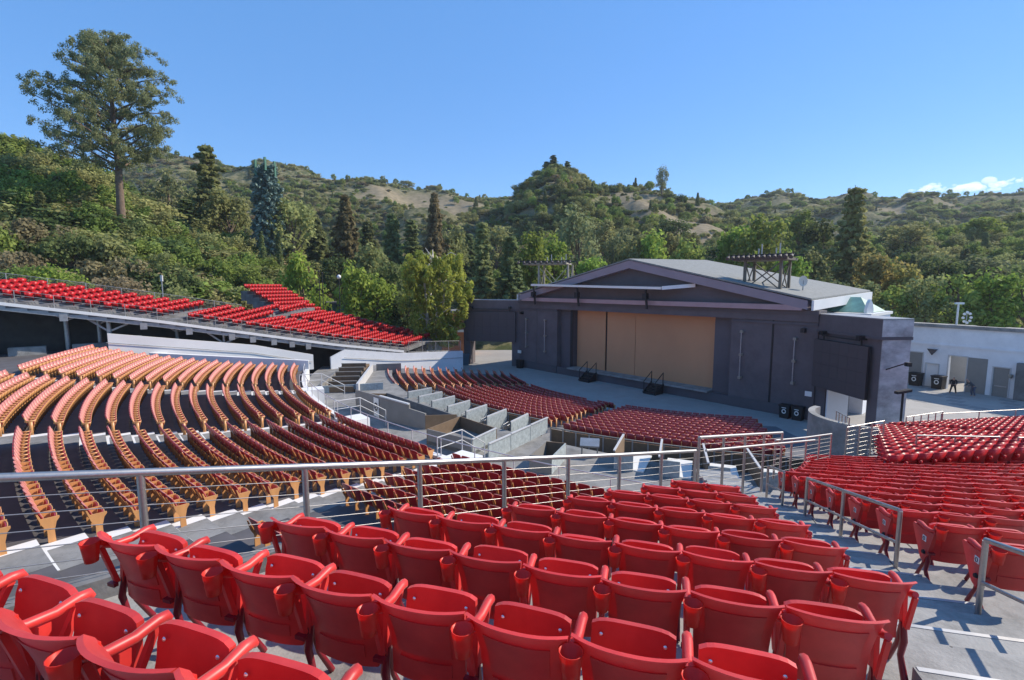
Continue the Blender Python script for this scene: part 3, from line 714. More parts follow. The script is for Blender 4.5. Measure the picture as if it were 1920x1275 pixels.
panel('back_wall', M['dark_conc'], t, (-9.7, 37.6), (-3.6, 31.4), 1.6, 2.75, 2.6, .1); panel('end_board', M['brown'], t, (-3.6, 31.4), b2, 2.0, 2.7, 2.9, .06); panel('end_board', M['brown'], t, (-9.7, 37.6), b0, 2.0, 2.7, 3.0, .06)
dd = (bm_-b0).normalized(); sg = bm_-dd*1.0; nn_ = Vector((dd.y, -dd.x))
sgn = panel('sign', M['plate'], t, sg+nn_*.03, sg+dd*.85+nn_*.03, 2.05, 3.35, 3.38, -.02)
m2 = MB(); c = sg+dd*.42+nn_*.07
m2.add([(*(c+dd*(.30*math.cos(a))), 2.75+.30*math.sin(a)) for a in np.linspace(0, 6.28, 15)[:-1]]+[(*(c+dd*(.19*math.cos(a))), 2.75+.19*math.sin(a)) for a in np.linspace(0, 6.28, 15)[:-1]], [(k, (k+1) % 14, 14+(k+1) % 14, 14+k) for k in range(14)])
m2.beam((*(c-dd*.17), 2.6), (*(c+dd*.17), 2.9), .004, .08); m2.build('symbol', M['black'], sgn)
t = thing('pit_box', 'open topped seating box with dark carpet and pale speckled front board', 'box')
c0, c1, c2, c3 = Vector((-4.8, 27.4)), Vector((-2.1, 25.4)), Vector((-.9, 27.5)), Vector((-3.2, 29.9))
panel('wall', M['box_grey'], t, c0, c1, 2.0, 2.9, 2.9); panel('wall', M['box_panel'], t, c1, c2, 2.0, 2.9, 2.9); panel('wall', M['brown'], t, c3, c2, 2.0, 2.95, 2.9); panel('wall', M['brown'], t, c0, c3, 2.0, 2.9, 2.95)
m2 = MB(); m2.prism([(*c0, 2.03), (*c1, 2.03), (*c2, 2.03), (*c3, 2.03)], (0, 0, .2)); m2.build('floor', M['walk'], t)
m2 = MB(); m2.beam((*c1, 2.93), (*c2, 2.93), .1, .06); m2.build('cap', M['pale'], t)
t = thing('pit_box', 'narrow open topped box with tan inner board nearest the terrace', 'box')
for k, (a, b, mt) in enumerate((((.9, 23.2), (1.9, 22.9), 'box_grey'), ((1.9, 22.9), (2.8, 25.0), 'box_panel'), ((.9, 23.2), (1.8, 25.3), 'box_grey'), ((1.8, 25.3), (2.8, 25.0), 'brown'))):
    panel('wall', M[mt], t, a, b, 2.0, 2.85, 2.85)
for j, a in enumerate((243.2, 246.2, 249.2, 252.2)):
    t = thing('box_divider', 'brown box divider with pale cap beyond the control desk, %s from the desk' % ordw(j), 'partition', (0, 0, 0), 0, 'brown dividers past the control desk')
    p0, p1 = pol(CP, 38.5, a), pol(CP, 41.2, a+.3); panel('board', M['brown'], t, p0, p1, 2.0, 2.95, 2.9); m2 = MB(); m2.beam((*p0, 2.98), (*p1, 2.93), .1, .06); m2.build('cap', M['pale'], t)
    m2 = MB(); ring(m2, CP, 38.6, 41.1, a+.5, a+2.3, 2.06, None, 3, .06); m2.build('floor', M['plate'], t)
    q0, q1 = pol(CP, 41.2, a+.3), pol(CP, 41.2, a+1.6); panel('front_board', M['box_panel'], t, q0, q1, 2.0, 2.8, 2.8)
t = thing('folded_lectern', 'grey slanted control desk on thin legs behind the pit railing', 'desk', (4.1, 25.4, 2.0), -.2)
m2 = MB(); m2.box((0, 0, .75), (1.0, .55, .12), (1, 0, 0), (0, .8, .5), (0, -.5, .8)); m2.build('top', M['galv'], t)
for sx in (-.4, .4): m2 = MB(); m2.box((sx, 0, .35), (.06, .3, .7)); m2.build('leg', M['dark_conc'], t)
t = thing('tiered_boxes', 'five brown carpeted tiers of boxes behind the pale curved wall', 'boxes')
for k in range(6):
    y = 41.2+1.75*k; x = -14.6-.30*k
    m2 = MB(); m2.box((x, y+.85, 1.5+.12*k), (2.3, 1.66, 1.4+.0*k), (.99, .10, 0)); m2.build('tier', M['brown'], t)
    m2 = MB(); m2.box((x, y-.02, 2.0+.12*k), (2.4, .08, .95), (.99, .10, 0)); m2.build('tier_front', M['brown'], t)
    m2 = MB(); m2.box((x, y-.02, 2.50+.12*k), (2.45, .12, .07), (.99, .10, 0)); m2.build('cap', M['wood'], t)
m2 = MB(); m2.prism([(-13.1, 41.0, 1.9), (-12.9, 41.0, 1.9), (-14.6, 51.5, 1.9), (-14.8, 51.5, 1.9)], (0, 0, .9)); m2.build('side_wall', M['pale'], t)
m2 = MB(); m2.prism([(-16.3, 41.2, 1.9), (-16.1, 41.2, 1.9), (-17.6, 51.5, 1.9), (-17.8, 51.5, 1.9)], (0, 0, .75)); m2.build('side_wall', M['box_grey'], t)
panel('front_wall', M['box_panel'], t, (-16.2, 40.8), (-11.2, 42.4), 1.6, 2.6, 2.6, .1)
panel('rear_wall', M['box_grey'], t, (-14.4, 52.0), (-11.9, 52.6), 1.6, 2.7, 2.7, .1)
# small white pipe railings on the walkway
def pipe_rail(label, pts, h=1.0, r=.035, mt=None, rails=(1.0, .5), group=None, cat='railing', name='pipe_railing', posts=None):
    t = thing(name, label, cat, (0, 0, 0), 0, group); mt = mt or M['galv']
    pts = [Vector(p) for p in pts]
    for p in (posts or pts):
        p = Vector(p); m2 = MB(); m2.tube([p, p+Vector((0, 0, h))], r, 8); m2.build('post', mt, t)
    for f in rails:
        m2 = MB(); m2.tube([p+Vector((0, 0, h*f)) for p in pts], r*(1 if f == 1 else .8), 8); m2.build('rail' if f < 1 else 'handrail', mt, t)
    return t
A = np.linspace(199, 256, 24)
pipe_rail('long pale pipe railing curving along the white low wall', [(*pol(CA, 48.45, a), 3.1) for a in A], .85, .024, M['pale'], (1.0,))
for j, a in enumerate((208.2, 220.5, 232.3)):
    p0, p1 = pol(CA, 48.9, a-.8), pol(CA, 48.9, a+.8); p2 = pol(CA, 47.3, a+.8); p3 = pol(CA, 47.3, a-.8)
    m2 = MB(); m2.prism([(*p0, 2.0), (*p1, 2.0), (*p2, 2.0), (*p3, 2.0)], (0, 0, 1.14)); 
    sp_ = ['beside the white garden wall', 'beside the booth wall', 'below the cable railing'][j]
    tag(m2.build('step_block', M['white']), 'white stair landing block '+sp_, 'landing', 'landing blocks in front of the bowl aisles')
    pipe_rail('pale stair railing on the landing block '+sp_, [(*p0, 3.14), (*p3, 3.14), (*pol(CA, 45.6, a-.9), 2.05)], 1.0, .026, M['pale'], (1.0, .5), 'stair railings at the bowl aisles')

# ------------------------------------------------------------------ cable railing on the terrace
def edge_z(s): return interp(s, [-12, -7.8, -4.46, -.53, 2.06, 8.9, 12], [9.6+.85, 9.6, 8.9, 8.09, 7.58, 6.38, 5.9])
t = thing('cable_railing', 'steel tube railing with seven thin cables along the terrace edge', 'railing')
posts = [-9.75, -8.42, -7.1, -5.78, -4.46, -3.14, -1.84, -.53, .79, 2.06]
for s in posts:
    p = edge_pt(s, .06); m2 = MB(); m2.tube([(*p, edge_z(s)-1.35), (*p, edge_z(s))], .030, 12); m2.build('post', M['steel'], t)
m2 = MB(); m2.tube([(*edge_pt(s, .06), edge_z(s)) for s in posts], .034, 12); m2.build('handrail', M['steel'], t)
for k in range(7):
    m2 = MB(); m2.tube([(*edge_pt(s, .06), edge_z(s)-.15-.135*k) for s in posts], .0045, 5); m2.build('cable', M['steel'], t)
t = thing('cable_railing', 'taller steel cable railing with a second handrail beyond the landing', 'railing')
posts = [2.2, 3.3, 4.4, 5.5, 6.67]
for s in posts:
    p = edge_pt(s, .06); m2 = MB(); m2.tube([(*p, edge_z(s)-1.3), (*p, edge_z(s)+.28)], .030, 10); m2.build('post', M['steel'], t)
m2 = MB(); m2.tube([(*edge_pt(s, .06), edge_z(s)+.28) for s in posts], .033, 10); m2.build('handrail', M['steel'], t)
m2 = MB(); m2.tube([(*edge_pt(s, -.05), edge_z(s)+.02) for s in (2.3, 4, 6, 8.9)], .030, 10); m2.build('handrail', M['steel'], t)
for k in range(8):
    m2 = MB(); m2.tube([(*edge_pt(s, .06), edge_z(s)+.13-.145*k) for s in posts], .0045, 5); m2.build('cable', M['steel'], t)
t = thing('cable_railing', 'low steel cable railing in front of the shaded blue wall', 'railing')
posts = [6.9, 8.1, 9.3, 10.5, 11.7]
for s in posts:
    p = edge_pt(s, .3); m2 = MB(); m2.tube([(*p, edge_z(s)-1.1), (*p, edge_z(s))], .03, 8); m2.build('post', M['steel'], t)
m2 = MB(); m2.tube([(*edge_pt(s, .3), edge_z(s)) for s in posts], .03, 8); m2.build('handrail', M['steel'], t)
for k in range(7):
    m2 = MB(); m2.tube([(*edge_pt(s, .3), edge_z(s)-.14-.13*k) for s in posts], .006, 5); m2.build('cable', M['steel'], t)
# aisle handrails
def aisle_rail(label, ks, a, h=.93):
    pts = []
    for k in ks:
        x, y = pol(CT, terR(k)+.1, a); pts.append((x, y, terz(k)))
    t = thing('aisle_handrail', label, 'handrail', (0, 0, 0), 0, 'two-bar steel handrails down the aisle')
    for p in pts:
        p = Vector(p); m2 = MB(); m2.tube([p, p+Vector((0, 0, h-.01))], .027, 12); m2.build('post', M['steel'], t)
        m2 = MB(); m2.tube([p, p+Vector((0, 0, .012))], .05, 12); m2.build('foot_plate', M['galv'], t)
    for f in (h, h*.52):
        m2 = MB(); m2.tube([Vector(p)+Vector((0, 0, f)) for p in pts], .026 if f == h else .021, 12); m2.build('handrail' if f == h else 'rail', M['steel'], t)
aisle_rail('steel aisle handrail nearest the camera, running out of the picture', (4.05, 5.6, 6.9), 257.0)
aisle_rail('steel aisle handrail with three posts in the middle of the aisle', (-1.15, .6, 2.4), 257.0)
aisle_rail('short steel aisle handrail with two posts at the landing', (-3.5, -2.2), 256.85)
# railings around the lower terrace
def dense_rail(label, p0, p1, h, n, cables=5):
    t = thing('cable_railing', label, 'railing'); p0 = Vector(p0); p1 = Vector(p1)
    for k in range(n+1):
        p = p0.lerp(p1, k/n); m2 = MB(); m2.tube([p, p+Vector((0, 0, h))], .03, 6); m2.build('post', M['steel'], t)
    for k in range(cables):
        f = h*(1-k/cables); m2 = MB(); m2.tube([p0+Vector((0, 0, f)), p1+Vector((0, 0, f))], .024 if k == 0 else .007, 6); m2.build('handrail' if k == 0 else 'rail', M['steel'], t)
dense_rail('steel railing at the corner between the curved ramp wall and the red seats', (14.0, 20.2, 3.6), (16.3, 21.2, 3.6), 1.5, 3, 8)
dense_rail('steel railing facing the ramp below the stage end wall', (15.6, 22.4, 3.6), (18.4, 27.5, 2.6), 1.3, 4, 6)
dense_rail('bright steel railing along the head of the lower red seats', (22.3, 27.4, 2.2), (25.4, 28.6, 2.2), 1.4, 5, 6)
dense_rail('long thin steel railing between the lower red seats and the plaza', (25.6, 28.9, 2.0), (39, 31.2, 2.0), 1.4, 5, 3)
pipe_rail('two-bar steel handrail in the middle of the lower red seats', [(15.6, 18.6, 3.9), (17.0, 18.5, 3.9), (18.6, 18.4, 3.9)], 1.35, .03, M['steel'], (1.0, .45))
pipe_rail('two-bar steel handrail at the picture edge of the lower red seats', [(18.9, 18.0, 4.1), (20.6, 17.9, 4.1)], 1.25, .03, M['steel'], (1.0, .45))
m2 = MB(); ring(m2, (18.3, 25.0), 2.3, 2.6, 120, 245, 4.3, 4.3, 26, 3.4)
tag(m2.build('ramp_wall', M['concrete']), 'curved pale ramp wall in front of the stage end wall', 'wall')

# ------------------------------------------------------------------ stage building
O = Vector((12.8, 53.28)); U = Vector((.655, -.756)); NN = Vector((-.756, -.655))
def fs(s, t=0., z=0.):
    q = O+U*s+NN*t; return Vector((q.x, q.y, z))
U3, N3 = (U.x, U.y, 0), (NN.x, NN.y, 0)
stage = thing('stage_building', 'charcoal painted concert stage with gabled roof and tan closing panels', 'stage')
def sbox(name, mt, s0, s1, t0, t1, z0, z1, parent=stage, mb=None):
    m2 = mb or MB(); c = fs((s0+s1)/2, (t0+t1)/2, (z0+z1)/2); m2.box(c, (abs(s1-s0), abs(t1-t0), z1-z0), U3, N3)
    return m2.build(name, M[mt], parent) if mb is None else None
for s0, s1 in ((-18, -14.6), (-14.55, -10.95), (10.95, 14.5), (14.62, 18)):
    sbox('facade_wall', 'facade', s0, s1, -1.6, 0, 0, 8.05)
sbox('pilaster_joint', 'black', -14.6, -14.55, -1.5, -.1, 0, 8.05); sbox('drain_pipe', 'black', 14.5, 14.62, -.3, .07, 0, 9.3)
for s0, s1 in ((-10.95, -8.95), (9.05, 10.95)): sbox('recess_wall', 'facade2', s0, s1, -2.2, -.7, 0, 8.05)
sbox('lintel', 'facade', -18, 18, -1.6, .12, 8.05, 8.62); sbox('cornice_band', 'facade2', -18.05, 18.05, -1.6, .22, 8.62, 8.98)
sbox('wall_moulding', 'facade2', -18, -10.95, -.02, .10, 7.75, 7.95); sbox('wall_moulding', 'facade2', 10.95, 18, -.02, .10, 7.75, 7.95)
sbox('plinth', 'facade2', -10.9, 10.95, -.7, .05, 0, .86); sbox('stage_deck', 'concrete', -9.0, 9.05, -2.0, .32, .86, 1.02)
sbox('plinth', 'facade2', -18, -10.95, 0, .12, 0, .9); sbox('plinth', 'facade2', 10.95, 18, 0, .12, 0, .9)
for s0, s1 in ((-8.9, -4.55), (-4.30, -.42), (-.37, 9.0)): sbox('stage_panel', 'panel', s0, s1, -1.55, -1.45, 1.02, 8.05)
sbox('panel_gap', 'black', -4.55, -4.30, -1.75, -1.6, 1.02, 8.05); sbox('back_wall', 'black', -9, 9.1, -2.4, -2.2, 0, 8.05)
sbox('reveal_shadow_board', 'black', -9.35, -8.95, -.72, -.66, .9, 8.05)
# gable
pt = 13.65; ez = 9.35; ew = 17.2; rb = 15.5
m2 = MB(); m2.prism([fs(-16.6, -.25, 9.4), fs(16.6, -.25, 9.4), fs(0, -.25, 13.2)], (-NN.x*.3, -NN.y*.3, 0)); m2.build('tympanum', M['facade2'], stage)
sbox('pediment_base', 'pink', -16.9, 16.9, -.5, .62, 8.98, 9.42)
for sg in (-1, 1):
    m2 = MB(); a = [fs(sg*17.3, .62, 9.05), fs(0, .62, 12.8), fs(0, .62, 13.62), fs(sg*17.3, .62, 9.78)]
    m2.prism(a if sg < 0 else a[::-1], (-NN.x*.85, -NN.y*.85, 0)); m2.build('raking_cornice', M['lilac'], stage)
    m2 = MB(); a = [fs(sg*17.6, .7, 9.82), fs(0, .7, 13.66), fs(0, -rb, 14.05), fs(sg*17.6, -rb, 10.35)]
    m2.prism(a if sg > 0 else a[::-1], (0, 0, .14)); m2.build('roof', M['shingle'], stage)
    m2 = MB(); m2.prism([fs(sg*17.62, .68, 9.0), fs(sg*17.62, -rb, 9.55), fs(sg*17.62, -rb, 10.34), fs(sg*17.62, .68, 9.8)], (U.x*.16*sg, U.y*.16*sg, 0)); m2.build('eave_fascia', M['white'], stage)
sbox('rear_hall', 'facade2', -16.5, 16.5, -rb, -1.7, 0, 9.1)
m2 = MB(); m2.prism([fs(-16.5, -rb, 9.1), fs(16.5, -rb, 9.1), fs(0, -rb, 13.9)], (NN.x*.2, NN.y*.2, 0)); m2.build('rear_gable', M['facade2'], stage)
# standing light tubes on the front
for s, z0, z1, j in ((-16.4, 2.9, 6.6, 0), (-12.9, 2.6, 6.6, 1), (12.0, 2.75, 6.9, 2), (16.4, 2.9, 6.6, 3)):
    t = thing('wall_light', 'slender vertical wall light on the charcoal front, %s from the tree side' % ordw(j), 'wall light', (0, 0, 0), 0, 'vertical lights on the stage front')
    m2 = MB(); m2.tube([fs(s, .28, z0), fs(s, .28, z1)], .05, 8); m2.build('tube', M['galv'], t)
    for z in (z0, (z0+z1)/2, z1): m2 = MB(); m2.box(fs(s, .18, z), (.24, .34, .22), U3, N3); m2.build('bracket', M['wood'], t)
# wings
def wing(label, a, d, ln, nrm, zt, endmat):
    t = thing('stage_wing', label, 'stage wing'); a = Vector(a); d = Vector(d).normalized(); nrm = Vector(nrm).normalized()
    ax, ay = (d.x, d.y, 0), (nrm.x, nrm.y, 0)
    def wb(name, m, x0, x1, y0, y1, z0, z1):
        m2 = MB(); c = a+d*((x0+x1)/2)+nrm*((y0+y1)/2); m2.box((c.x, c.y, (z0+z1)/2), (x1-x0, y1-y0, z1-z0), ax, ay); return m2.build(name, M[m], t)
    wb('pier', 'facade', -.2, 1.0, -2.1, 0, 0, zt-1.3); wb('pier', 'facade', ln-.95, ln-.06, -2.1, 0, 0, zt-1.3)
    wb('lintel', 'facade', 1.0, ln-.95, -2.1, 0, 3.6, zt-1.3); wb('parapet', 'facade', -.2, ln, -2.15, .10, zt-1.3, zt-.02); wb('parapet_cap', 'facade2', -.2, ln+.06, -2.2, .18, zt-1.42, zt-1.22)
    wb('coping', 'galv', -.2, ln+.03, -2.18, .13, zt-.02, zt+.05)
    wb('end_face', endmat, ln-.06, ln+.02, -2.1, -.0, 0, zt-1.42); wb('end_parapet', endmat, ln+.0, ln+.07, -2.15, .10, zt-1.2, zt-.05)
    return t, a, d, nrm
tR, aR, dR, nR = wing('angled stage wing with led screen and weathered cement end', (24.7, 39.6), (.1, -.995), 6.0, (-.995, -.1), 8.7, 'endconc')
tL, aL, dL, nL = wing('angled stage wing with led screen beside the yellow green tree', (.95, 67.0), (-.97, .243), 7.9, (-.243, -.97), 9.0, 'facade')
def screen(label, a, d, nrm, x0, x1, z0, z1):
    t = thing('led_screen', label, 'screen', (0, 0, 0), 0, 'led screens on the stage wings'); nx = 6; nz = 4
    fr = MB(); c = a+d*((x0+x1)/2)+nrm*.33; fr.box((c.x, c.y, (z0+z1)/2), (x1-x0, .22, z1-z0), (d.x, d.y, 0), (nrm.x, nrm.y, 0)); fr.build('frame', M['black'], t)
    for i in range(nx):
        for k in range(nz):
            m2 = MB(); w_, h_ = (x1-x0)/nx, (z1-z0)/nz; c = a+d*(x0+w_*(i+.5))+nrm*.455
            m2.box((c.x, c.y, z0+h_*(k+.5)), (w_-.012, .03, h_-.012), (d.x, d.y, 0), (nrm.x, nrm.y, 0)); m2.build('panel', M['screen'], t)
    for x in (x0+.8, x1-.8):
        m2 = MB(); p = a+d*x+nrm*.3; m2.box((p.x, p.y, z1+.55), (.3, .7, .3), (d.x, d.y, 0), (nrm.x, nrm.y, 0)); m2.beam((p.x, p.y, z1), (p.x, p.y, z1+.5), .08, .08); m2.build('hanging_bracket', M['black'], t)
    m2 = MB(); p, q = a+d*(x0+.8)+nrm*.45, a+d*(x1-.8)+nrm*.45; m2.beam((p.x, p.y, z1+.35), (q.x, q.y, z1+.35), .09, .09); m2.build('hanging_bar', M['black'], t)
screen('dark led screen hanging on the wing beside the cement end', aR, dR, nR, .05, 5.35, 2.95, 6.75)
screen('dark led screen hanging on the wing beside the yellow green tree', aL, dL, nL, .4, 7.4, 3.35, 7.45)
m2 = MB(); q = aR+dR*1.05; m2.box((q.x+.9, q.y-.1, 1.55), (1.8, .12, 3.1), (-nR.x, -nR.y, 0)); m2.build('white_jamb', M['white'], tR)
q = aR+dR*6.03
m2 = MB(); c = Vector((q.x, q.y))-nR*.35; m2.beam((c.x, c.y+.1, 5.2), (c.x-nR.x*.7, c.y-.8, 5.8), .08, .08); m2.box((c.x-nR.x*.8, c.y-.9, 5.75), (.26, .34, .26))
tag(m2.build('floodlight', M['black']), 'black floodlight on an arm over the weathered cement end', 'light')
t = thing('standing_speaker', 'black tilted panel on a tall pole before the cement end wall', 'speaker', (c.x+.3, c.y-1.3, 0))
m2 = MB(); m2.tube([(0, 0, 0), (0, 0, 3.9)], .07, 8); m2.build('pole', M['black'], t); m2 = MB(); m2.box((0, 0, 4.0), (.95, .35, .16), (1, 0, .18)); m2.build('panel', M['black'], t)
m2 = MB(); m2.box((0, 0, .03), (.9, .9, .06)); m2.build('base', M['black'], t)
# folded awning on posts above the pediment base
t = thing('awning', 'rolled white awning on three dark posts across the pediment', 'awning')
m2 = MB(); m2.beam(fs(-14.0, 1.5, 11.05), fs(4.6, 1.5, 10.72), .34, .24); m2.build('roll', M['plate'], t)
m2 = MB(); m2.beam(fs(4.6, 1.5, 10.74), fs(7.2, -.1, 11.0), .3, .34); m2.build('roll_end', M['wall_white'], t)
m2 = MB(); m2.prism([fs(-13.6, 1.4, 10.98), fs(4.5, 1.4, 10.66), fs(5.5, .1, 10.80), fs(-12.4, .1, 11.15)], (0, 0, .05)); m2.build('fabric', M['galv'], t)
for s, z in ((-13.9, 10.9), (-6.6, 10.75), (2.6, 10.6)):
    m2 = MB(); m2.tube([fs(s, 1.0, 8.6), fs(s, 1.3, z)], .13, 8); m2.box(fs(s, 1.3, 9.9), (.45, .5, .6), U3, N3); m2.build('post', M['black'], t)
# portable stage steps
for s, lab in ((-5.0, 'black portable stage steps with rails before the narrow tan panels'), (3.7, 'black portable stage steps with rails before the wide tan panel')):
    t = thing('stage_steps', lab, 'steps', (0, 0, 0), 0, 'portable steps at the stage lip')
    for k in range(4):
        sbox('tread', 'black', s-.7, s+.7, .35+.36*(3-k), .71+.36*(3-k), .02, .22+.24*k, t)
    for sg in (-.6, .6):
        m2 = MB(); m2.beam(fs(s+sg*1.2, 1.8, .1), fs(s+sg*1.2, .34, 1.0), .05, .25); m2.build('stringer', M['black'], t)
        m2 = MB(); m2.tube([fs(s+sg*1.12, 1.75, .2), fs(s+sg*1.12, 1.75, 1.3), fs(s+sg*1.12, .4, 2.15), fs(s+sg*1.12, .4, .9)], .05, 6); m2.build('rail', M['black'], t)
for s, tt, lab in ((-17.0, .8, 'black covered speaker stack at the foot of the stage beside the wing'), (16.2, .75, 'black round-emblem bin at the stage foot beside the wing'), (17.15, .7, 'second black round-emblem bin at the stage foot, nearer the doorway')):
    q = fs(s, tt, 0); bin_('rubbish_bin' if s > 0 else 'equipment_case', lab, q.x, q.y, 0, 1.15, math.atan2(U.y, U.x), M['black'], s > 0, 'black bins at the stage foot')
m2 = MB(); m2.box(fs(-17.6, .35, 2.1), (.7, .05, .4), U3, N3); tag(m2.build('notice', M['plate']), 'small white notice on the stage front above the black case', 'notice')
m2 = MB(); m2.box((23.9, 39.3, 2.3), (.5, .05, .4), U3, N3); tag(m2.build('notice', M['plate']), 'small white notice beside the doorway under the led screen', 'notice')
for s, lab in ((-17.3, 'small black camera on the charcoal wall by the wing with the tree'), (17.0, 'small black camera on the charcoal wall by the cement ended wing')):
    m2 = MB(); m2.box(fs(s, .25, 7.35), (.3, .5, .35), U3, N3); tag(m2.build('camera_housing', M['black']), lab, 'camera', 'cameras on the stage front')
q = aL+dL*7.6+nL*.6; bin_('rubbish_bin', 'blue grey bin with white lid under the wing by the tree', q.x, q.y, 0, 1.6, .2, mat('bin blue', (.05, .10, .13), .5), False)
# light towers
def tower(label, c, rz, w_, d_, z0, z1, mt, lights, over, mh):
    t = thing('light_tower', label, 'tower', (c[0], c[1], z0), rz, 'lattice light towers beside the stage roof'); h = z1-z0
    for sx in (-1, 1):
        for sy in (-1, 1): m2 = MB(); m2.box((sx*w_/2, sy*d_/2, h/2), (.22, .22, h)); m2.build('leg', M[mt], t)
    m2 = MB()
    for sy in (-1, 1):
        m2.beam((-w_/2, sy*d_/2, h*.2), (w_/2, sy*d_/2, h*.95), .09, .09); m2.beam((w_/2, sy*d_/2, h*.2), (-w_/2, sy*d_/2, h*.95), .09, .09); m2.beam((-w_/2, sy*d_/2, h*.18), (w_/2, sy*d_/2, h*.18), .14, .14)
    for sx in (-1, 1):
        m2.beam((sx*w_/2, -d_/2, h*.1), (sx*w_/2, d_/2, h*.95), .08, .08); m2.beam((sx*w_/2, d_/2, h*.1), (sx*w_/2, -d_/2, h*.95), .08, .08)
    m2.build('brace', M[mt], t)
    m2 = MB(); m2.box((over, 0, h+.1), (w_*1.5, d_*1.25, .22)); m2.build('platform', M[mt], t)
    for k in range(4):
        m2 = MB(); m2.tube([(-w_*.35+k*w_*.25, d_*.3*(-1)**k, h+.2), (-w_*.35+k*w_*.25, d_*.3*(-1)**k, h+mh+.3*(k % 2))], .06, 6); m2.build('mast', M['galv'], t)
    m2 = MB()
    for sy in (-1, 1): m2.beam((over-w_*.92, sy*d_*.62, h+.45), (over+w_*.92, sy*d_*.62, h+.45), .14, .14)
    m2.build('lamp_bar', M['black'], t)
    for k in range(lights):
        x = over-w_*.88+w_*1.76*k/(lights-1)
        m2 = MB(); y = -d_*.68; m2.tube([(x, y-.3, h+.18), (x, y, h+.36)], [.19, .12], 8); m2.box((x, y, h+.5), (.05, .05, .3)); m2.build('spotlight', M['screen'], t)
q = fs(12.9, -2.2)
tower('dark lattice light tower with lamp row on the grey roof slope', (q.x, q.y), math.atan2(U.y, U.x)+.05, 3.0, 2.2, 10.0, 13.2, 'tower', 13, -.2, 1.15)
q = fs(-17.6, -6.5)
tower('pale timber light tower standing behind the tree side of the roof', (q.x, q.y), math.atan2(U.y, U.x)+.5, 4.2, 2.6, 7.6, 13.9, 'wood', 10, -1.2, 1.1)
q = fs(15.4, -3.6); t = thing('satellite_dish', 'white satellite dish on the grey roof beside the lattice tower', 'dish', (q.x, q.y, 10.5), 2.2)
m2 = MB(); m2.grid([[(r*math.cos(f), -.25+r*r*.35, 1.1+r*math.sin(f)) for f in np.linspace(0, 2*math.pi, 15)] for r in (.01, .3, .6)], True); m2.build('reflector', M['plate'], t).scale = (.62, .62, .8)
m2 = MB(); m2.tube([(0, -.1, 0), (0, -.2, 1.0)], .05, 6); m2.build('mast', M['galv'], t)
# flat roof and copper roof behind the wing
t = thing('annex', 'low flat roofed annex with green copper hip roof behind the stage wing', 'building')
c = Vector((30.3, 46.5)); ax = Vector((.66, -.75)); ay = Vector((.75, .66))
m2 = MB(); m2.box((c.x, c.y, 4.2), (7, 7, 8.4), (ax.x, ax.y, 0)); m2.build('wall', M['wall_white'], t)
m2 = MB(); m2.box((c.x, c.y, 8.5), (7.3, 7.3, .25), (ax.x, ax.y, 0)); m2.build('roof', M['plate'], t)
m2 = MB(); b = [c+ax*i+ay*j for i, j in ((-2.4, -2.4), (3.2, -2.4), (3.2, 3.0), (-2.4, 3.0))]; tp = [c+ax*.2-ay*.3, c+ax*2.0-ay*.3]
m2.add([(*q, 8.66) for q in b]+[(*q, 9.95) for q in tp], [(0, 1, 5, 4), (1, 2, 5), (2, 3, 4, 5), (3, 0, 4)]); m2.build('copper_roof', M['copper'], t)
for (i, j, h) in ((-1.5, .8, 1.5), (-.2, 2.4, 1.9), (3.1, -2.6, 1.3), (-1.7, -2.9, .8)):
    q = c+ax*i+ay*j; m2 = MB(); m2.prism([(-.42, 0, 0), (.42, 0, 0), (.40, 0, h*.4), (.22, 0, h*.8), (0, 0, h), (-.22, 0, h*.8), (-.40, 0, h*.4)], (0, .25, 0))
    o = m2.build('finial', M['plate'], t, (q.x, q.y, 8.5)); o.rotation_euler.z = .4+i

# ------------------------------------------------------------------ white building beyond the plaza
W0 = Vector((42.2, 60.3)); WD = Vector((.457, -.889)); WN = Vector((-.889, -.457))
wb_ = thing('white_building', 'long white flat roofed building with gate and doors across the plaza', 'building')
def wbox(name, m, d0, d1, o0, o1, z0, z1, parent=wb_):
    c = W0+WD*((d0+d1)/2)+WN*((o0+o1)/2); m2 = MB(); m2.box((c.x, c.y, (z0+z1)/2), (d1-d0, abs(o1-o0), z1-z0), (WD.x, WD.y, 0), (WN.x, WN.y, 0)); return m2.build(name, M[m], parent)
D0 = 1.75  # offset along the wall
for d0, d1 in ((0, 3.6), (5.1, 5.5), (6.6, 7.45), (8.95, 9.0), (10.6, 11.1), (12.3, 22)): wbox('wall', 'wall_white', d0+D0, d1+D0, -.4, 0, 0, 3.62)
wbox('wall', 'wall_white', 0+D0, 22+D0, -.4, .0, 3.62, 6.5); wbox('ledge', 'wall_white', D0, 22+D0, 0, .10, 4.55, 4.75); wbox('coping', 'concrete', D0, 22+D0, -.6, .2, 6.5, 6.85)
wbox('roof', 'concrete', D0, 7.0+D0, -7, -.6, 6.3, 6.5); wbox('roof', 'concrete', 9.6+D0, 22+D0, -7, -.6, 6.3, 6.5); wbox('end_wall', 'wall_white', D0, D0+.4, -7, -.4, 0, 6.3)
wbox('sliding_panel', 'grey_door', 3.6+D0, 5.1+D0, -.3, .03, 0, 3.6); wbox('sliding_panel', 'grey_door', 9.0+D0, 10.6+D0, -.3, .05, 0, 3.62)
wbox('door', 'white', 5.5+D0, 6.6+D0, -.3, -.06, 0, 2.5); wbox('wall', 'wall_white', 5.5+D0, 6.6+D0, -.4, 0, 2.5, 3.62)
d_ = wbox('door', 'grey_door', 11.1+D0, 12.3+D0, -.3, -.05, 0, 2.9); wbox('wall', 'wall_white', 11.1+D0, 12.3+D0, -.4, 0, 2.9, 3.62); wbox('push_bar', 'galv', 11.25+D0, 12.15+D0, -.04, .02, 1.0, 1.1, d_)
d_['label'] = 'grey double width door with push bar'
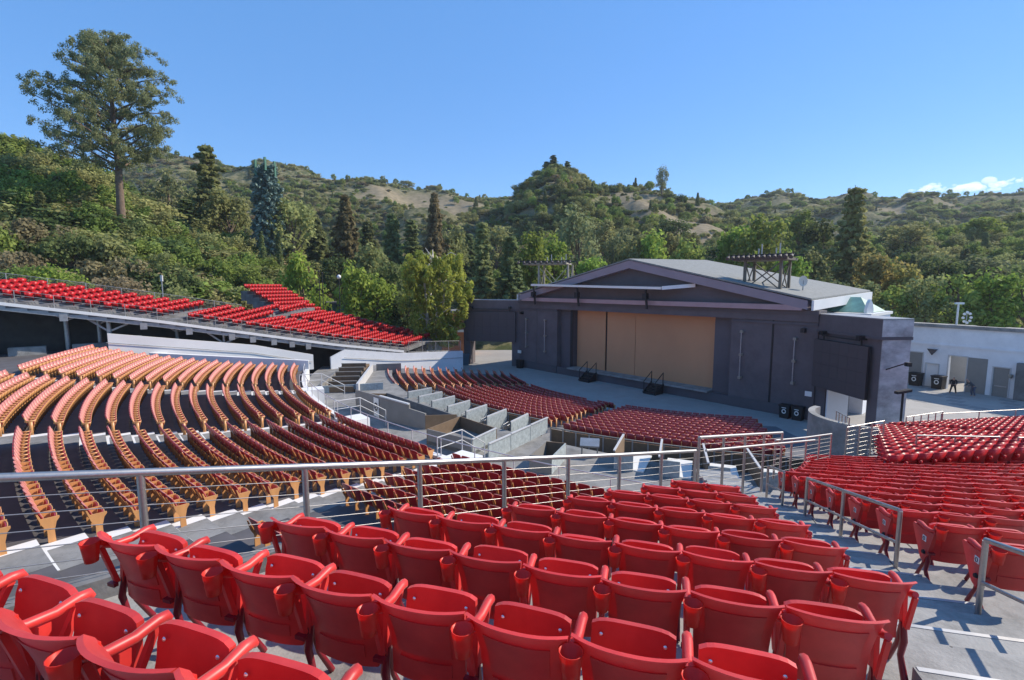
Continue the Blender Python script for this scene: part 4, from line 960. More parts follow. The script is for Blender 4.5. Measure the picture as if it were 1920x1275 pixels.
wbox('pillar', 'dark_conc', 12.9+D0, 14.0+D0, 0, .6, 0, 3.6)
wbox('back_room_wall', 'wall_white', D0, 7.0+D0, -7, -6.7, 0, 6.3); wbox('back_room_wall', 'wall_white', 10+D0, 22+D0, -7, -6.7, 0, 6.3)
for k in range(5):
    c = W0+WD*(6.45+D0+k*.02); 
m2 = MB(); q = W0+WD*(6.05+D0)+WN*.25
m2.add([(q.x+WD.x*a, q.y+WD.y*a, z) for a, z in ((-.45, 4.15), (.45, 4.15), (0, 3.5))]+[(q.x+WD.x*a+WN.x*.2, q.y+WD.y*a+WN.y*.2, z) for a, z in ((-.45, 4.15), (.45, 4.15), (0, 3.5))], [(0, 1, 2), (5, 4, 3), (0, 3, 4, 1), (1, 4, 5, 2), (2, 5, 3, 0)])
tag(m2.build('wall_lamp', M['screen']), 'dark wedge shaped lamp above the white door across the plaza', 'lamp')
for d0, d1, z in ((3.6, 5.1, 3.6), (5.5, 6.6, 2.5), (7.45, 8.95, 3.6), (11.1, 12.3, 2.9)):
    m2 = MB()
    for d in (d0-.05, d1+.05): c = W0+WD*(d+D0)+WN*.03; m2.box((c.x, c.y, z/2), (.09, .1, z), (WD.x, WD.y, 0))
    c = W0+WD*((d0+d1)/2+D0)+WN*.03; m2.box((c.x, c.y, z+.05), (d1-d0+.19, .1, .1), (WD.x, WD.y, 0)); m2.build('door_frame', M['pale'], wb_)
fp = thing('garden_gate', 'white picket gate glimpsed through the open gateway', 'gate')
for k in range(16):
    c = W0+WD*(4.6+D0+k*.42)-WN*13; m2 = MB(); m2.box((c.x, c.y, 1.5), (.12, .1, 3.0), (WD.x, WD.y, 0)); m2.build('picket', M['white'], fp)
c = W0+WD*(7.6+D0)-WN*13; m2 = MB(); m2.box((c.x, c.y, 2.6), (6.6, .14, .16), (WD.x, WD.y, 0)); m2.build('rail', M['white'], fp)
for d, lab in ((4.95, 'black bin with pale emblem beside the grey sliding panel'), (7.0, 'black bin with pale emblem between white door and gateway')):
    q = W0+WD*(d+D0)+WN*.7; bin_('rubbish_bin', lab, q.x, q.y, 0, 1.45, math.atan2(WD.y, WD.x), M['black'], True, 'black bins across the plaza')
t = thing('sconce', 'small tan wall lantern beside the grey door', 'lamp', (*(W0+WD*(12.45+D0)+WN*.2), 2.0)); m2 = MB(); m2.tube([(0, 0, 0), (0, 0, .35), (0, 0, .4)], [.08, .2, .05], 8); m2.build('shade', M['wood'], t)
# roof mast with antennas
q = W0+WD*(7.4+D0)-WN*1.0; t = thing('antenna_mast', 'white antenna mast with round fittings on the white roof', 'antenna', (q.x, q.y, 6.5))
m2 = MB(); m2.tube([(0, 0, 0), (0, 0, 2.6)], .09, 8); m2.build('pole', M['plate'], t); m2 = MB(); m2.box((.1, 0, 2.6), (.9, .2, .2)); m2.build('head', M['plate'], t)
for k in range(8):
    a = k*.8; m2 = MB(); m2.tube([(1.0+.42*math.cos(a), 0, 1.1+.55*math.sin(a)), (1.0+.42*math.cos(a), -.12, 1.1+.55*math.sin(a))], .13, 8); m2.build('fitting', M['plate'], t)
m2 = MB(); m2.tube([(1.0, 0, 0), (1.0, 0, 1.6)], .04, 6); m2.build('stand', M['galv'], t)
# dark paving slabs let into the plaza
for i in range(10):
    for j in range(6):
        if (i*3+j*5) % 4 not in (0, 1) or rng.random() < .2: continue
        c = W0+WD*(3.0+i*1.45+(j % 2)*.7)+WN*(1.6+j*1.5); m2 = MB(); m2.box((c.x, c.y, .006), (1.15, .95, .02), (WD.x, WD.y, 0), (WN.x, WN.y, 0)); m2.build('paving_slab', M['slab'], plaza)

# ------------------------------------------------------------------ people
def skinned(name, verts, edges, radii, m, parent=None, root=0, sub=2):
    me = bpy.data.meshes.new(name); me.from_pydata(verts, edges, []); me.materials.append(m)
    o = link(name, me, parent); md = o.modifiers.new('skin', 'SKIN'); md.use_smooth_shade = True
    sk = me.skin_vertices[0].data if me.skin_vertices else None
    if sk is None:
        bm = bmesh.new(); bm.from_mesh(me); bm.verts.layers.skin.verify(); bm.to_mesh(me); bm.free(); sk = me.skin_vertices[0].data
    for i, r in enumerate(radii): sk[i].radius = (r, r) if not isinstance(r, tuple) else r; sk[i].use_root = (i == root)
    s = o.modifiers.new('sub', 'SUBSURF'); s.levels = sub; s.render_levels = sub
    return o
skin_m = mat('skin', (.45, .26, .18), .6, var=.03); hair_m = mat('grey hair', (.30, .29, .28), .8, var=.1); dark_cl = mat('black cloth', (.018, .018, .022), .9, var=.1); jean = mat('blue denim', (.06, .08, .13), .9, var=.1); gcloth = mat('grey cloth', (.075, .08, .09), .9, var=.1)
def person(label, loc, rz, lean, stance, top_m, leg_m, arm_fwd):
    t = thing('person', label, 'person', loc, rz, 'two people talking by the gateway')
    hip = .93; L_ = lean
    V = [(0, 0, hip), (0, .05*L_, 1.1), (0, .22*L_, 1.32), (0, .30*L_, 1.46), (0, .36*L_, 1.54), (0, .42*L_, 1.64), (0, .45*L_, 1.73)]; RD = [.12, .115, .13, .07, .055, .085, .06]
    E_ = [(0, 1), (1, 2), (2, 3), (3, 4), (4, 5), (5, 6)]
    def add(p, r, q): V.append(p); RD.append(r); E_.append((q, len(V)-1)); return len(V)-1
    J = []; W_ = []
    for sg in (-1, 1):
        h = add((.10*sg, 0, hip-.06), .095, 0); k = add((.10*sg+stance*sg*.5, .06+.04*sg, .50), .062, h); a = add((.10*sg+stance*sg, .04*sg-.03, .08), .042, k); add((.10*sg+stance*sg*1.15, .04*sg+.13, .04), .04, a)
        s = add((.19*sg, .27*L_, 1.40), .06, 3); e = add((.25*sg, .20*L_+.04+arm_fwd*.1, 1.14), .045, s); w_ = add((.20*sg, .25*L_+.12+arm_fwd*.25, .95+arm_fwd*.12), .033, e)
        J.append((h, k, a)); W_.append((s, e, w_))
        for f in range(4): add((.20*sg+(f-1.5)*.018, .25*L_+.14+arm_fwd*.3, .87+arm_fwd*.1-.012*abs(f-1.5)), .010, w_)
        add((.20*sg-sg*.05, .25*L_+.16+arm_fwd*.3, .91+arm_fwd*.1), .011, w_)
    skinned('body', V, E_, RD, skin_m, t)
    skinned('jacket', [V[0], V[1], V[2], V[3]]+[V[i] for w3 in W_ for i in w3], [(0, 1), (1, 2), (2, 3), (3, 4), (4, 5), (5, 6), (3, 7), (7, 8), (8, 9)], [.155, .145, .155, .085]+[.08, .062, .048]*2, top_m, t)
    skinned('trousers', [V[0]]+[V[i] for j in J for i in j], [(0, 1), (1, 2), (2, 3), (0, 4), (4, 5), (5, 6)], [.14]+[.115, .082, .065]*2, leg_m, t)
    skinned('hair', [(V[5][0], V[5][1]-.025, V[5][2]+.03), (V[6][0], V[6][1]-.025, V[6][2]+.012)], [(0, 1)], [.094, .07], hair_m, t)
    m2 = MB()
    m2.box((0, V[5][1]+.092, V[5][2]+.005), (.03, .04, .045)); m2.build('nose', skin_m, t)
q = W0+WD*(8.9+D0)+WN*2.3; person('person in dark jacket and trousers standing with legs apart before the gateway', (q.x, q.y, 0), 2.4, .4, .14, dark_cl, dark_cl, .6)
q = W0+WD*(10.4+D0)+WN*2.0; person('person in grey jacket and jeans leaning forward beside the sliding panel', (q.x, q.y, 0), 1.4, 1.5, .04, gcloth, jean, .8)

# ------------------------------------------------------------------ vegetation
def leaf_mesh(name, C, rad, per, size, m, seed, flat=.0, stretch=1., droop=0.):
    """many small leaf faces spread in the volumes of the clumps C (centre) with radius rad"""
    g = np.random.default_rng(seed); C = np.array(C, float); n = len(C); rad = np.broadcast_to(np.array(rad, float), (n,))
    idx = np.repeat(np.arange(n), per); N = len(idx)
    d = g.normal(size=(N, 3)); d /= np.linalg.norm(d, axis=1)[:, None]
    rr = rad[idx]*g.random(N)**.45; off = d*rr[:, None]; off[:, 2] *= (1-flat)
    if droop: off[:, 2] -= droop*rad[idx]*g.random(N)**1.5; 
    P = C[idx]+off
    nr = d*.8+g.normal(size=(N, 3))*.55+np.array([0, 0, .35]); nr /= np.linalg.norm(nr, axis=1)[:, None]
    t = np.cross(nr, g.normal(size=(N, 3))); 
    if stretch > 1: t = np.cross(nr, np.cross(np.array([0, 0, 1.])+g.normal(size=(N, 3))*.35, nr))
    t /= np.linalg.norm(t, axis=1)[:, None]+1e-9; b = np.cross(nr, t)
    s = size*(.55+.9*g.random(N))
    a = t*(s*stretch*.5)[:, None]; c = b*(s*.36)[:, None]
    V = np.stack([P-a, P+c+nr*(s*.10)[:, None], P+a, P-c], 1).reshape(-1, 3)
    me = bpy.data.meshes.new(name); me.vertices.add(len(V)); me.vertices.foreach_set('co', V.ravel())
    me.loops.add(4*N); me.loops.foreach_set('vertex_index', np.arange(4*N)); me.polygons.add(N)
    me.polygons.foreach_set('loop_start', np.arange(0, 4*N, 4)); me.polygons.foreach_set('loop_total', np.full(N, 4))
    me.materials.append(m); me.update(calc_edges=True); return me
def clumps_round(g, n, rx, rz, z0, hollow=.55):
    out = []
    while len(out) < n:
        d = g.normal(size=3); d /= np.linalg.norm(d); r = hollow+(1-hollow)*g.random()
        p = np.array([d[0]*rx*r, d[1]*rx*r, z0+rz+d[2]*rz*r])
        if d[2] < -.75: continue
        out.append(p)
    return out
def limbs(mb, trunk_top, C, every=1, r0=.12, z0=1.5):
    for p in C[::every]:
        a = Vector((0, 0, max(z0, min(trunk_top, p[2]*.55)))); b = Vector(p); mid = a.lerp(b, .5)+Vector((0, 0, -.06*(b-a).length))
        mb.tube([a, mid, b], [r0, r0*.6, r0*.18], 5)
def crown_round(seed, m, h=10., wd=3.4, n=26, per=95, leaf=.42):
    g = np.random.default_rng(seed); C = clumps_round(g, n, wd*.8, h*.36, h*.22); rad = .75+g.random(len(C))*.75
    mb = MB(); mb.tube([(0, 0, -.8), (.1, .05, h*.25), (-.05, .1, h*.5), (.1, 0, h*.75)], [.32, .24, .16, .05], 8); limbs(mb, h*.6, C, 2, .11)
    return leaf_mesh('crown', C, rad, per, leaf, m, seed), mb.mesh('trunk', M['bark'])
def crown_shrub(seed, m, per=190, leaf=.17, n=20):
    g = np.random.default_rng(seed); C = []
    for _ in range(n):
        a = g.random()*6.28; r = 1.5*g.random()**.5; C.append((r*math.cos(a), r*math.sin(a), .45+.95*g.random()*(1-.35*r/1.5)))
    mb = MB()
    for c in C[::2]: mb.tube([(c[0]*.15, c[1]*.15, -.4), (c[0]*.6, c[1]*.6, c[2]*.6), c], [.06, .04, .015], 5)
    return leaf_mesh('crown', C, .35+.35*g.random(n), per, leaf, m, seed), mb.mesh('stem', M['bark'])
def crown_conifer(seed, m, h=10., wd=2.0, per=26, leaf=.34, low=.1, tiers=22, sag=.25, ragged=.35, taper=.8):
    g = np.random.default_rng(seed); C = []; rad = []; mb = MB()
    mb.tube([(0, 0, -.8), (0, 0, h*.5), (.04, 0, h)], [.24, .13, .02], 8)
    for k in range(tiers):
        z = h*(low+(1-low)*(k/tiers)**.92); L_ = wd*(1-(z/h-low)/(1-low))**taper*(1-ragged*g.random())+.12; nb = 7 if k < tiers*.6 else 5
        for j in range(nb):
            a = 6.28*(j+g.random()*.7)/nb+k*1.3; ll = L_*(.7+.4*g.random())
            for q in (.35, .65, .95):
                C.append((ll*q*math.cos(a), ll*q*math.sin(a), z-sag*ll*q*q+.05)); rad.append(.16+.20*ll*(1.1-q)*.6+.08)
            if k % 3 == 0: mb.tube([(0, 0, z), (ll*math.cos(a), ll*math.sin(a), z-sag*ll)], [.05, .012], 4)
    return leaf_mesh('crown', C, rad, per, leaf, m, seed, .35), mb.mesh('trunk', M['bark'])
def crown_pine(seed, m):
    """tall bare trunk with a broad irregular umbrella crown, nominal height 30"""
    g = np.random.default_rng(seed); C = []; rad = []; mb = MB(); h = 30.
    tr = [(0, 0, -2), (.1, 0, 6), (-.1, .1, 12), (.2, .1, 18), (.0, .0, 24), (.1, .1, 28.5)]
    mb.tube(tr, [.75, .62, .50, .38, .22, .08], 10)
    for k in range(60):
        z = 13.6+15.4*(k/59.); f = (z-13.5)/15.5
        prof = np.interp(f, [0, .15, .35, .6, .85, 1], [8.4, 10.3, 10.2, 9.3, 7.0, 3.0])
        a = k*2.399+g.random()*.8; ll = prof*(.72+.34*g.random())
        side = 1.0+.10*math.cos(a); ll *= side
        tip = np.array([ll*math.cos(a), ll*math.sin(a), z+ll*(.30*g.random()-.16)])
        base = Vector((.05, .05, z-ll*.30)); mid = base.lerp(Vector(tip), .55)+Vector((0, 0, .5))
        mb.tube([base, mid, tip], [.16, .10, .03], 5)
        for q in np.linspace(.34, 1.0, 7):
            for _ in range(3):
                p = np.array(base)*(1-q)+tip*q+g.normal(size=3)*np.array([.75, .75, .38]); C.append(p); rad.append(.45+.45*g.random())
    return leaf_mesh('crown', C, rad, 92, .20, m, seed, .3), mb.mesh('trunk', M['bark'])
def crown_birch(seed, m):
    g = np.random.default_rng(seed); C = []; rad = []; mb = MB(); h = 10.
    for b, (dx, dy) in enumerate(((.2, 0), (-.45, .2), (.5, -.3))):
        pts = [(dx*.4, dy*.4, -.5), (dx*.9, dy*.6, 1.6), (dx*1.2, dy*1.0, 4.2), (dx*1.4, dy*1.3, 6.6), (dx*1.2, dy*1.2, 7.9)]; mb.tube(pts, [.17, .14, .11, .07, .02], 7)
    for k in range(110):
        z = 2.0+7.0*g.random()**.8; r = np.interp(z, [2.5, 4, 6.5, 8.5, 9.8], [2.0, 2.6, 2.7, 2.1, 1.0])*(.25+.8*g.random()); a = g.random()*6.28
        x, y = r*math.cos(a), r*math.sin(a)
        if k % 2 == 0: mb.tube([(x*.2, y*.2, z-.4), (x*.7, y*.7, z+.3), (x, y, z)], [.05, .03, .01], 4)
        for q in range(4): C.append((x+g.normal()*.12, y+g.normal()*.12, z-q*.38)); rad.append(.34-.03*q)
    return leaf_mesh('crown', C, rad, 46, .17, m, seed, 0, 1.8, .7), mb.mesh('trunk', M['birch'])
def crown_column(seed, m, h=10., wd=.55):
    g = np.random.default_rng(seed); C = [(g.normal()*.12, g.normal()*.12, z) for z in np.linspace(.3, h-.3, 34)]
    rad = [wd*np.interp(c[2]/h, [0, .1, .5, .85, 1], [.6, 1, .95, .6, .25]) for c in C]
    mb = MB(); mb.tube([(0, 0, -.5), (0, 0, h*.9)], [.12, .03], 6)
    return leaf_mesh('crown', C, rad, 70, .24, m, seed, 0, 1.5), mb.mesh('trunk', M['bark'])
def crown_mast(seed, m, h=10.):
    g = np.random.default_rng(seed); C = []; rad = []; mb = MB(); mb.tube([(0, 0, -.8), (0, 0, h*.97)], [.22, .14], 10)
    for k in range(36):
        z = 1.6+8.3*k/35.; L_ = 1.35*(.75+.4*g.random())*(1 if z < 8.6 else .75)
        for j in range(6):
            a = 6.28*(j+g.random()*.6)/6+k*.7
            for q in (.3, .6, .9): C.append((L_*q*math.cos(a), L_*q*math.sin(a), z+.12*q)); rad.append(.17+.05*g.random())
            if j % 2 == 0: mb.tube([(0, 0, z-.05), (L_*math.cos(a), L_*math.sin(a), z+.1)], [.035, .015], 4)
    return leaf_mesh('crown', C, rad, 26, .26, m, seed, .2), mb.mesh('trunk', M['bark'])
PROTO = {}
def proto(kind, variant):
    key = (kind, variant)
    if key in PROTO: return PROTO[key]
    s = variant*17+hash_kind(kind)
    mk = {'oak': lambda: crown_round(s, L['oak']), 'dark': lambda: crown_round(s, L['dark'], wd=3.2), 'bright': lambda: crown_round(s, L['bright'], wd=3.0, n=30),
          'olive': lambda: crown_round(s, L['olive'], wd=3.3, n=22), 'gold': lambda: crown_round(s, L['gold'], wd=3.4), 'airy': lambda: crown_round(s, L['pine'], wd=2.9, n=34, per=60, leaf=.36),
          'conifer': lambda: crown_conifer(s, L['conifer']), 'rust': lambda: crown_conifer(s, L['rust'], wd=2.9, tiers=22, ragged=.5, taper=1.1), 'cedar': lambda: crown_conifer(s, L['oak'], wd=2.6, tiers=24, sag=.2, ragged=.35, per=34),
          'deodar': lambda: crown_conifer(s, L['olive'], wd=2.9, tiers=17, ragged=.62, per=24, taper=.75, sag=.15), 'thin': lambda: crown_conifer(s, L['conifer'], wd=1.5, tiers=18, ragged=.6, per=22), 'pine': lambda: crown_pine(s, L['pine']), 'birch': lambda: crown_birch(s, L['birch']),
          'cypress': lambda: crown_column(s, L['conifer']), 'blue': lambda: crown_mast(s, L['blue']),
          'shrub': lambda: crown_shrub(s, L['olive']), 'shrub_green': lambda: crown_shrub(s, L['oak']), 'shrub_bright': lambda: crown_shrub(s, L['bright']), 'shrub_dry': lambda: crown_shrub(s, L['brush']), 'shrub_dark': lambda: crown_shrub(s, L['dark'])}
    PROTO[key] = mk[kind](); return PROTO[key]
def hash_kind(k): return sum(ord(c)*(i+3) for i, c in enumerate(k)) % 997
NOM = {'pine': 30., 'shrub': 2.2, 'shrub_green': 2.2, 'shrub_bright': 2.2, 'shrub_dry': 2.2, 'shrub_dark': 2.2}
NOMW = {'pine': 21., 'oak': 7.2, 'dark': 6.8, 'bright': 6.4, 'olive': 7.0, 'gold': 7.2, 'airy': 6.2, 'conifer': 4.2, 'rust': 4.8, 'cedar': 5.2, 'thin': 3.2, 'deodar': 5.4, 'birch': 5.4, 'cypress': 1.1, 'blue': 3.2, 'shrub': 3.8, 'shrub_green': 3.8, 'shrub_bright': 3.8, 'shrub_dry': 3.8, 'shrub_dark': 3.8}
WHAT = {'pine': 'pine_tree', 'oak': 'oak_tree', 'dark': 'evergreen_tree', 'bright': 'broadleaf_tree', 'olive': 'broadleaf_tree', 'gold': 'broadleaf_tree', 'airy': 'eucalyptus_tree', 'conifer': 'conifer_tree', 'rust': 'conifer_tree', 'cedar': 'cedar_tree', 'deodar': 'cedar_tree', 'thin': 'conifer_tree', 'birch': 'birch_tree', 'cypress': 'cypress_tree', 'blue': 'mast_tree'}
crowns = {}
def plant(kind, variant, x, y, h, wd, label, group=None, z=None, name=None):
    z = hz(x, y) if z is None else z
    cm, tm = proto(kind, variant); sz_ = h/NOM.get(kind, 10.); sw = wd/NOMW[kind]
    sh = kind.startswith('shrub')
    t = thing(name or ('shrub' if sh else WHAT[kind]), label, 'shrub' if sh else 'tree', (x, y, z-.1), rng.random()*6.28, group)
    c = link('crown', cm, t); c.scale = (sw, sw, sz_); k = link('stem' if sh else 'trunk', tm, t); k.scale = ((sw+sz_)/2 if not kind == 'pine' else 1., (sw+sz_)/2 if not kind == 'pine' else 1., sz_)
    if kind == 'pine': c.scale = (sw, sw, sz_); k.scale = (sw, sw, sz_)
    else: k.scale = (sw, sw, sz_)
    crowns.setdefault(kind, c); return t
def tree_at(kind, variant, bearing, dist, top, wpx, label, group=None, z=None, name=None):
    """bearing and angular top are the surveyed direction of a tree, dist its distance; converted to place, height and spread in metres"""
    bx, ex = sight(bearing, top); x = bx*dist; zt = 11+ex*dist; zb = hz(x, dist) if z is None else z
    x = (bx*.6+.4*sight(bearing, 500)[0])*dist
    return plant(kind, variant, x, dist, max(1.5, zt-zb), wpx/930.*dist, label, group, zb, name)
GT = 'trees beyond the theatre'
tree_at('pine', 1, 214, 80, 52, 222, 'very tall pine with bare trunk standing above the hillside bushes', GT)
tree_at('oak', 1, 28, 96, 256, 150, 'broad tree on the hill top behind the tall pine', GT)
for b, d, tp, wp, k, lab in (
  (318, 112, 305, 110, 'airy', 'grey green tree on the slope below the sandy scar'), (392, 108, 268, 128, 'deodar', 'tall green cedar with a thin leading tip, tallest beside the mast tree'),
  (352, 100, 372, 90, 'conifer', 'dark conifer at the foot of the tall green cedar'), (430, 104, 352, 100, 'olive', 'olive green round tree between cedar and mast tree'),
  (548, 100, 368, 100, 'olive', 'olive tree behind the blue green mast tree'), (565, 76, 470, 92, 'bright', 'bright green bushy tree beside the steep red seat block'),
  (592, 118, 405, 90, 'conifer', 'grey green conifer between mast tree and rusty conifer'), (648, 112, 362, 108, 'rust', 'rusty brown conifer, tallest in the valley grove'),
  (690, 126, 412, 70, 'conifer', 'dark green conifer next to the rusty one'), (735, 122, 398, 82, 'conifer', 'bluish green conifer in the middle of the valley grove'),
  (772, 130, 408, 74, 'thin', 'slim conifer behind the yellow green birch'), (815, 124, 358, 84, 'rust', 'slim olive brown conifer above the yellow green birch'),
  (850, 128, 420, 70, 'olive', 'pale olive tree behind the birch crown'), (905, 92, 412, 74, 'thin', 'thin half bare conifer right behind the stage wing'),
  (957, 90, 440, 96, 'conifer', 'broad conifer by the pale light tower'), (880, 134, 436, 66, 'conifer', 'small far conifer between birch and thin conifer'),
  (622, 92, 470, 80, 'dark', 'dark rounded evergreen behind the lamp posts'), (662, 74, 488, 84, 'bright', 'bright yellow green tree at the top of the red stand'),
  (704, 76, 512, 100, 'bright', 'low bright green tree between stand and birch'), (738, 82, 478, 104, 'dark', 'dark shady evergreen left of the birch'.replace('left of', 'behind')),
  (765, 76, 540, 90, 'dark', 'low dark evergreen mass at the birch foot'), (700, 98, 455, 110, 'olive', 'mid green tree above the bright pair'),
  (1000, 104, 432, 84, 'bright', 'fresh green tree behind the pale light tower'), (1040, 112, 440, 86, 'bright', 'sunlit light green tree beyond the stage roof edge'),
  (1085, 118, 376, 98, 'airy', 'tall airy grey green tree rising behind the stage ridge'), (1110, 104, 474, 70, 'bright', 'small sunlit tree just above the roof slope'),
  (1160, 124, 420, 70, 'airy', 'thin grey tree behind the stage ridge'), (1190, 116, 438, 84, 'olive', 'olive tree touching the roof ridge'),
  (1228, 112, 428, 96, 'bright', 'rounded light green tree over the grey roof'), (1290, 104, 442, 92, 'oak', 'rounded deep green oak over the grey roof'),
  (1262, 118, 432, 80, 'olive', 'tree between the two rounded trees over the roof'), (1342, 128, 452, 90, 'dark', 'dark tree in the shade beside the lattice tower'),
  (1432, 100, 398, 128, 'oak', 'large green oak behind the lattice tower'), (1386, 106, 412, 96, 'bright', 'sunlit tree on the roof side of the large oak'),
  (1478, 84, 466, 84, 'bright', 'bright tree right beside the lattice light tower'), (1600, 108, 346, 122, 'deodar', 'tall ragged conifer standing out on the slope beyond the annex'),
  (1545, 118, 400, 96, 'dark', 'dark spreading tree beside the tall ragged conifer'), (1520, 104, 452, 90, 'olive', 'olive tree between oak and tall ragged conifer'),
  (1655, 92, 462, 100, 'gold', 'golden autumn tree below the tall ragged conifer'), (1702, 88, 488, 96, 'gold', 'second golden tree lower on the slope'),
  (1570, 84, 512, 92, 'dark', 'dark green tree just behind the copper roof'), (1622, 80, 524, 92, 'olive', 'yellowish olive tree above the copper roof'),
  (1680, 78, 530, 96, 'oak', 'green tree behind the white building corner'), (1740, 76, 512, 104, 'olive', 'pale olive tree behind the antenna mast'),
  (1802, 74, 504, 112, 'oak', 'wide green tree over the white roof'), (1868, 72, 500, 110, 'bright', 'sunlit tree over the white roof at the picture edge'),
  (1850, 96, 468, 110, 'airy', 'grey leafless looking tree high above the white roof'), (1772, 98, 470, 100, 'dark', 'dark tree in the gully above the white roof'),
  (1940, 74, 480, 120, 'dark', 'dark tree at the picture edge beyond the white roof'), (2040, 78, 470, 130, 'oak', 'green oak past the picture edge beyond the white roof'),
  (1500, 150, 392, 80, 'oak', 'small oak high on the slope behind the large oak'), (1700, 150, 418, 90, 'olive', 'round olive tree on the sunlit shoulder of the slope'), (1842, 160, 402, 76, 'bright', 'flat topped light green tree on the far shoulder'),
  (1262, 170, 404, 70, 'dark', 'dark tree on the slope under the central peak'), (1130, 165, 410, 74, 'olive', 'olive tree in the fold under the central peak'), (1010, 150, 424, 70, 'conifer', 'far conifer at the valley mouth'), (930, 150, 420, 80, 'olive', 'far round tree at the valley mouth')):
    tree_at(k, 1+(b % 3), b, d, tp, wp, lab, GT)
tree_at('birch', 1, 812, 68, 446, 136, 'yellow green weeping birch with pale trunks beside the stage wing', GT, 1.2)
q = tree_at('blue', 1, 501, 98, 312, 62, 'blue green mast disguised as a conifer, behind the red stand', None, None, 'mast_tree')
for k in range(6):
    a = k*1.05; m2 = MB(); m2.box((1.9*math.cos(a), 1.9*math.sin(a), 21.0-.9*(k % 2)), (.35, .35, 2.4)); m2.build('antenna', mat('green antenna %d' % k, (.04, .16, .10), .5), q)
tree_at('cypress', 1, 491, 90, 432, 13, 'slim dark cypress before the mast tree, nearer the cedar', 'pair of slim cypresses'); tree_at('cypress', 2, 523, 90, 430, 12, 'slim dark cypress before the mast tree, nearer the birch', 'pair of slim cypresses')
for b, tp, wp, k, lab in ((1024, 302, 14, 'cypress', 'squat tree first on the central peak'), (1037, 290, 15, 'cypress', 'tallest tree on the central peak'), (1051, 306, 13, 'oak', 'small round tree between the peak trees'), (1063, 302, 13, 'cypress', 'last tree on the central peak')):
    tree_at(k, 1, b, 262, tp, wp, lab, 'trees on the central peak')
tree_at('airy', 2, 1240, 258, 310, 30, 'lone spindly tree on the skyline beyond the stage', GT)
tree_at('olive', 2, 762, 400, 338, 36, 'small clump of tree on the far ridge line above the birch', GT)
# bushes on the near hill
hb_ = [(20, 56, 5.0, 'shrub_dry'), (60, 54, 4.2, 'shrub_green'), (105, 56, 4.8, 'shrub_bright'), (150, 55, 4.6, 'shrub_green'), (205, 57, 5.5, 'shrub_dry'), (250, 57, 4.2, 'shrub'), (300, 60, 5.2, 'shrub'), (345, 60, 4.5, 'shrub_bright'), (392, 61, 5.6, 'shrub_dry'), (440, 63, 4.6, 'shrub_bright'), (474, 64, 3.6, 'shrub_bright'),
       (10, 64, 6.5, 'shrub'), (70, 66, 6.5, 'shrub_dry'), (130, 66, 5.5, 'shrub_dark'), (185, 68, 6.5, 'shrub'), (235, 66, 6.0, 'shrub_dry'), (285, 68, 6.5, 'shrub_dark'), (330, 68, 6.5, 'shrub_dark'), (375, 70, 5.5, 'shrub_dry'), (415, 70, 6.0, 'shrub'), (455, 74, 6.0, 'shrub_dry'),
       (40, 78, 7.5, 'shrub_green'), (110, 80, 7.5, 'shrub_bright'), (160, 82, 6.5, 'shrub'), (215, 76, 6.0, 'shrub_green'), (260, 80, 6.5, 'shrub_dark'), (300, 82, 6.5, 'shrub_green'), (350, 84, 6.0, 'shrub'), (480, 84, 6.0, 'shrub_dark'),
       (-40, 60, 6.0, 'shrub_green'), (-60, 76, 7.5, 'shrub'), (0, 90, 7.5, 'shrub_green'), (75, 92, 7, 'shrub'), (135, 94, 6.5, 'shrub_dark'), (-90, 90, 9, 'shrub_bright'), (240, 92, 6, 'shrub')]
NM = {'shrub': 'olive green', 'shrub_green': 'deep green', 'shrub_bright': 'bright green', 'shrub_dry': 'brownish dry', 'shrub_dark': 'dark green'}
PL = [(-75, 'past the picture edge'), (5, 'at the picture edge'), (40, 'beneath the hilltop tree'), (72, 'under the open slope'), (115, 'short of the pine'), (145, 'next to the pine'), (190, 'at the pine foot'), (225, 'just past the pine'), (258, 'beyond the pine'), (295, 'under the sandy scar'), (340, 'between scar and cedar'), (382, 'before the cedar'), (425, 'past the cedar'), (465, 'near the mast tree')]
for n_, (b, d, h, k) in enumerate(hb_):
    pl = min(PL, key=lambda q: abs(q[0]-b))[1]; rowd = 'close above the fence' if d < 62 else ('halfway up the hill' if d < 76 else 'high on the hill')
    x = px(b)*d; plant(k, 1+n_ % 3, x, d, h, h*1.55, '%s bush %s, %s' % (NM[k], rowd, pl), 'bushes on the near hillside')
for n_, (x, d) in enumerate(((-21.0, 62), (-25.5, 60), (-27.5, 64.5))):
    pass
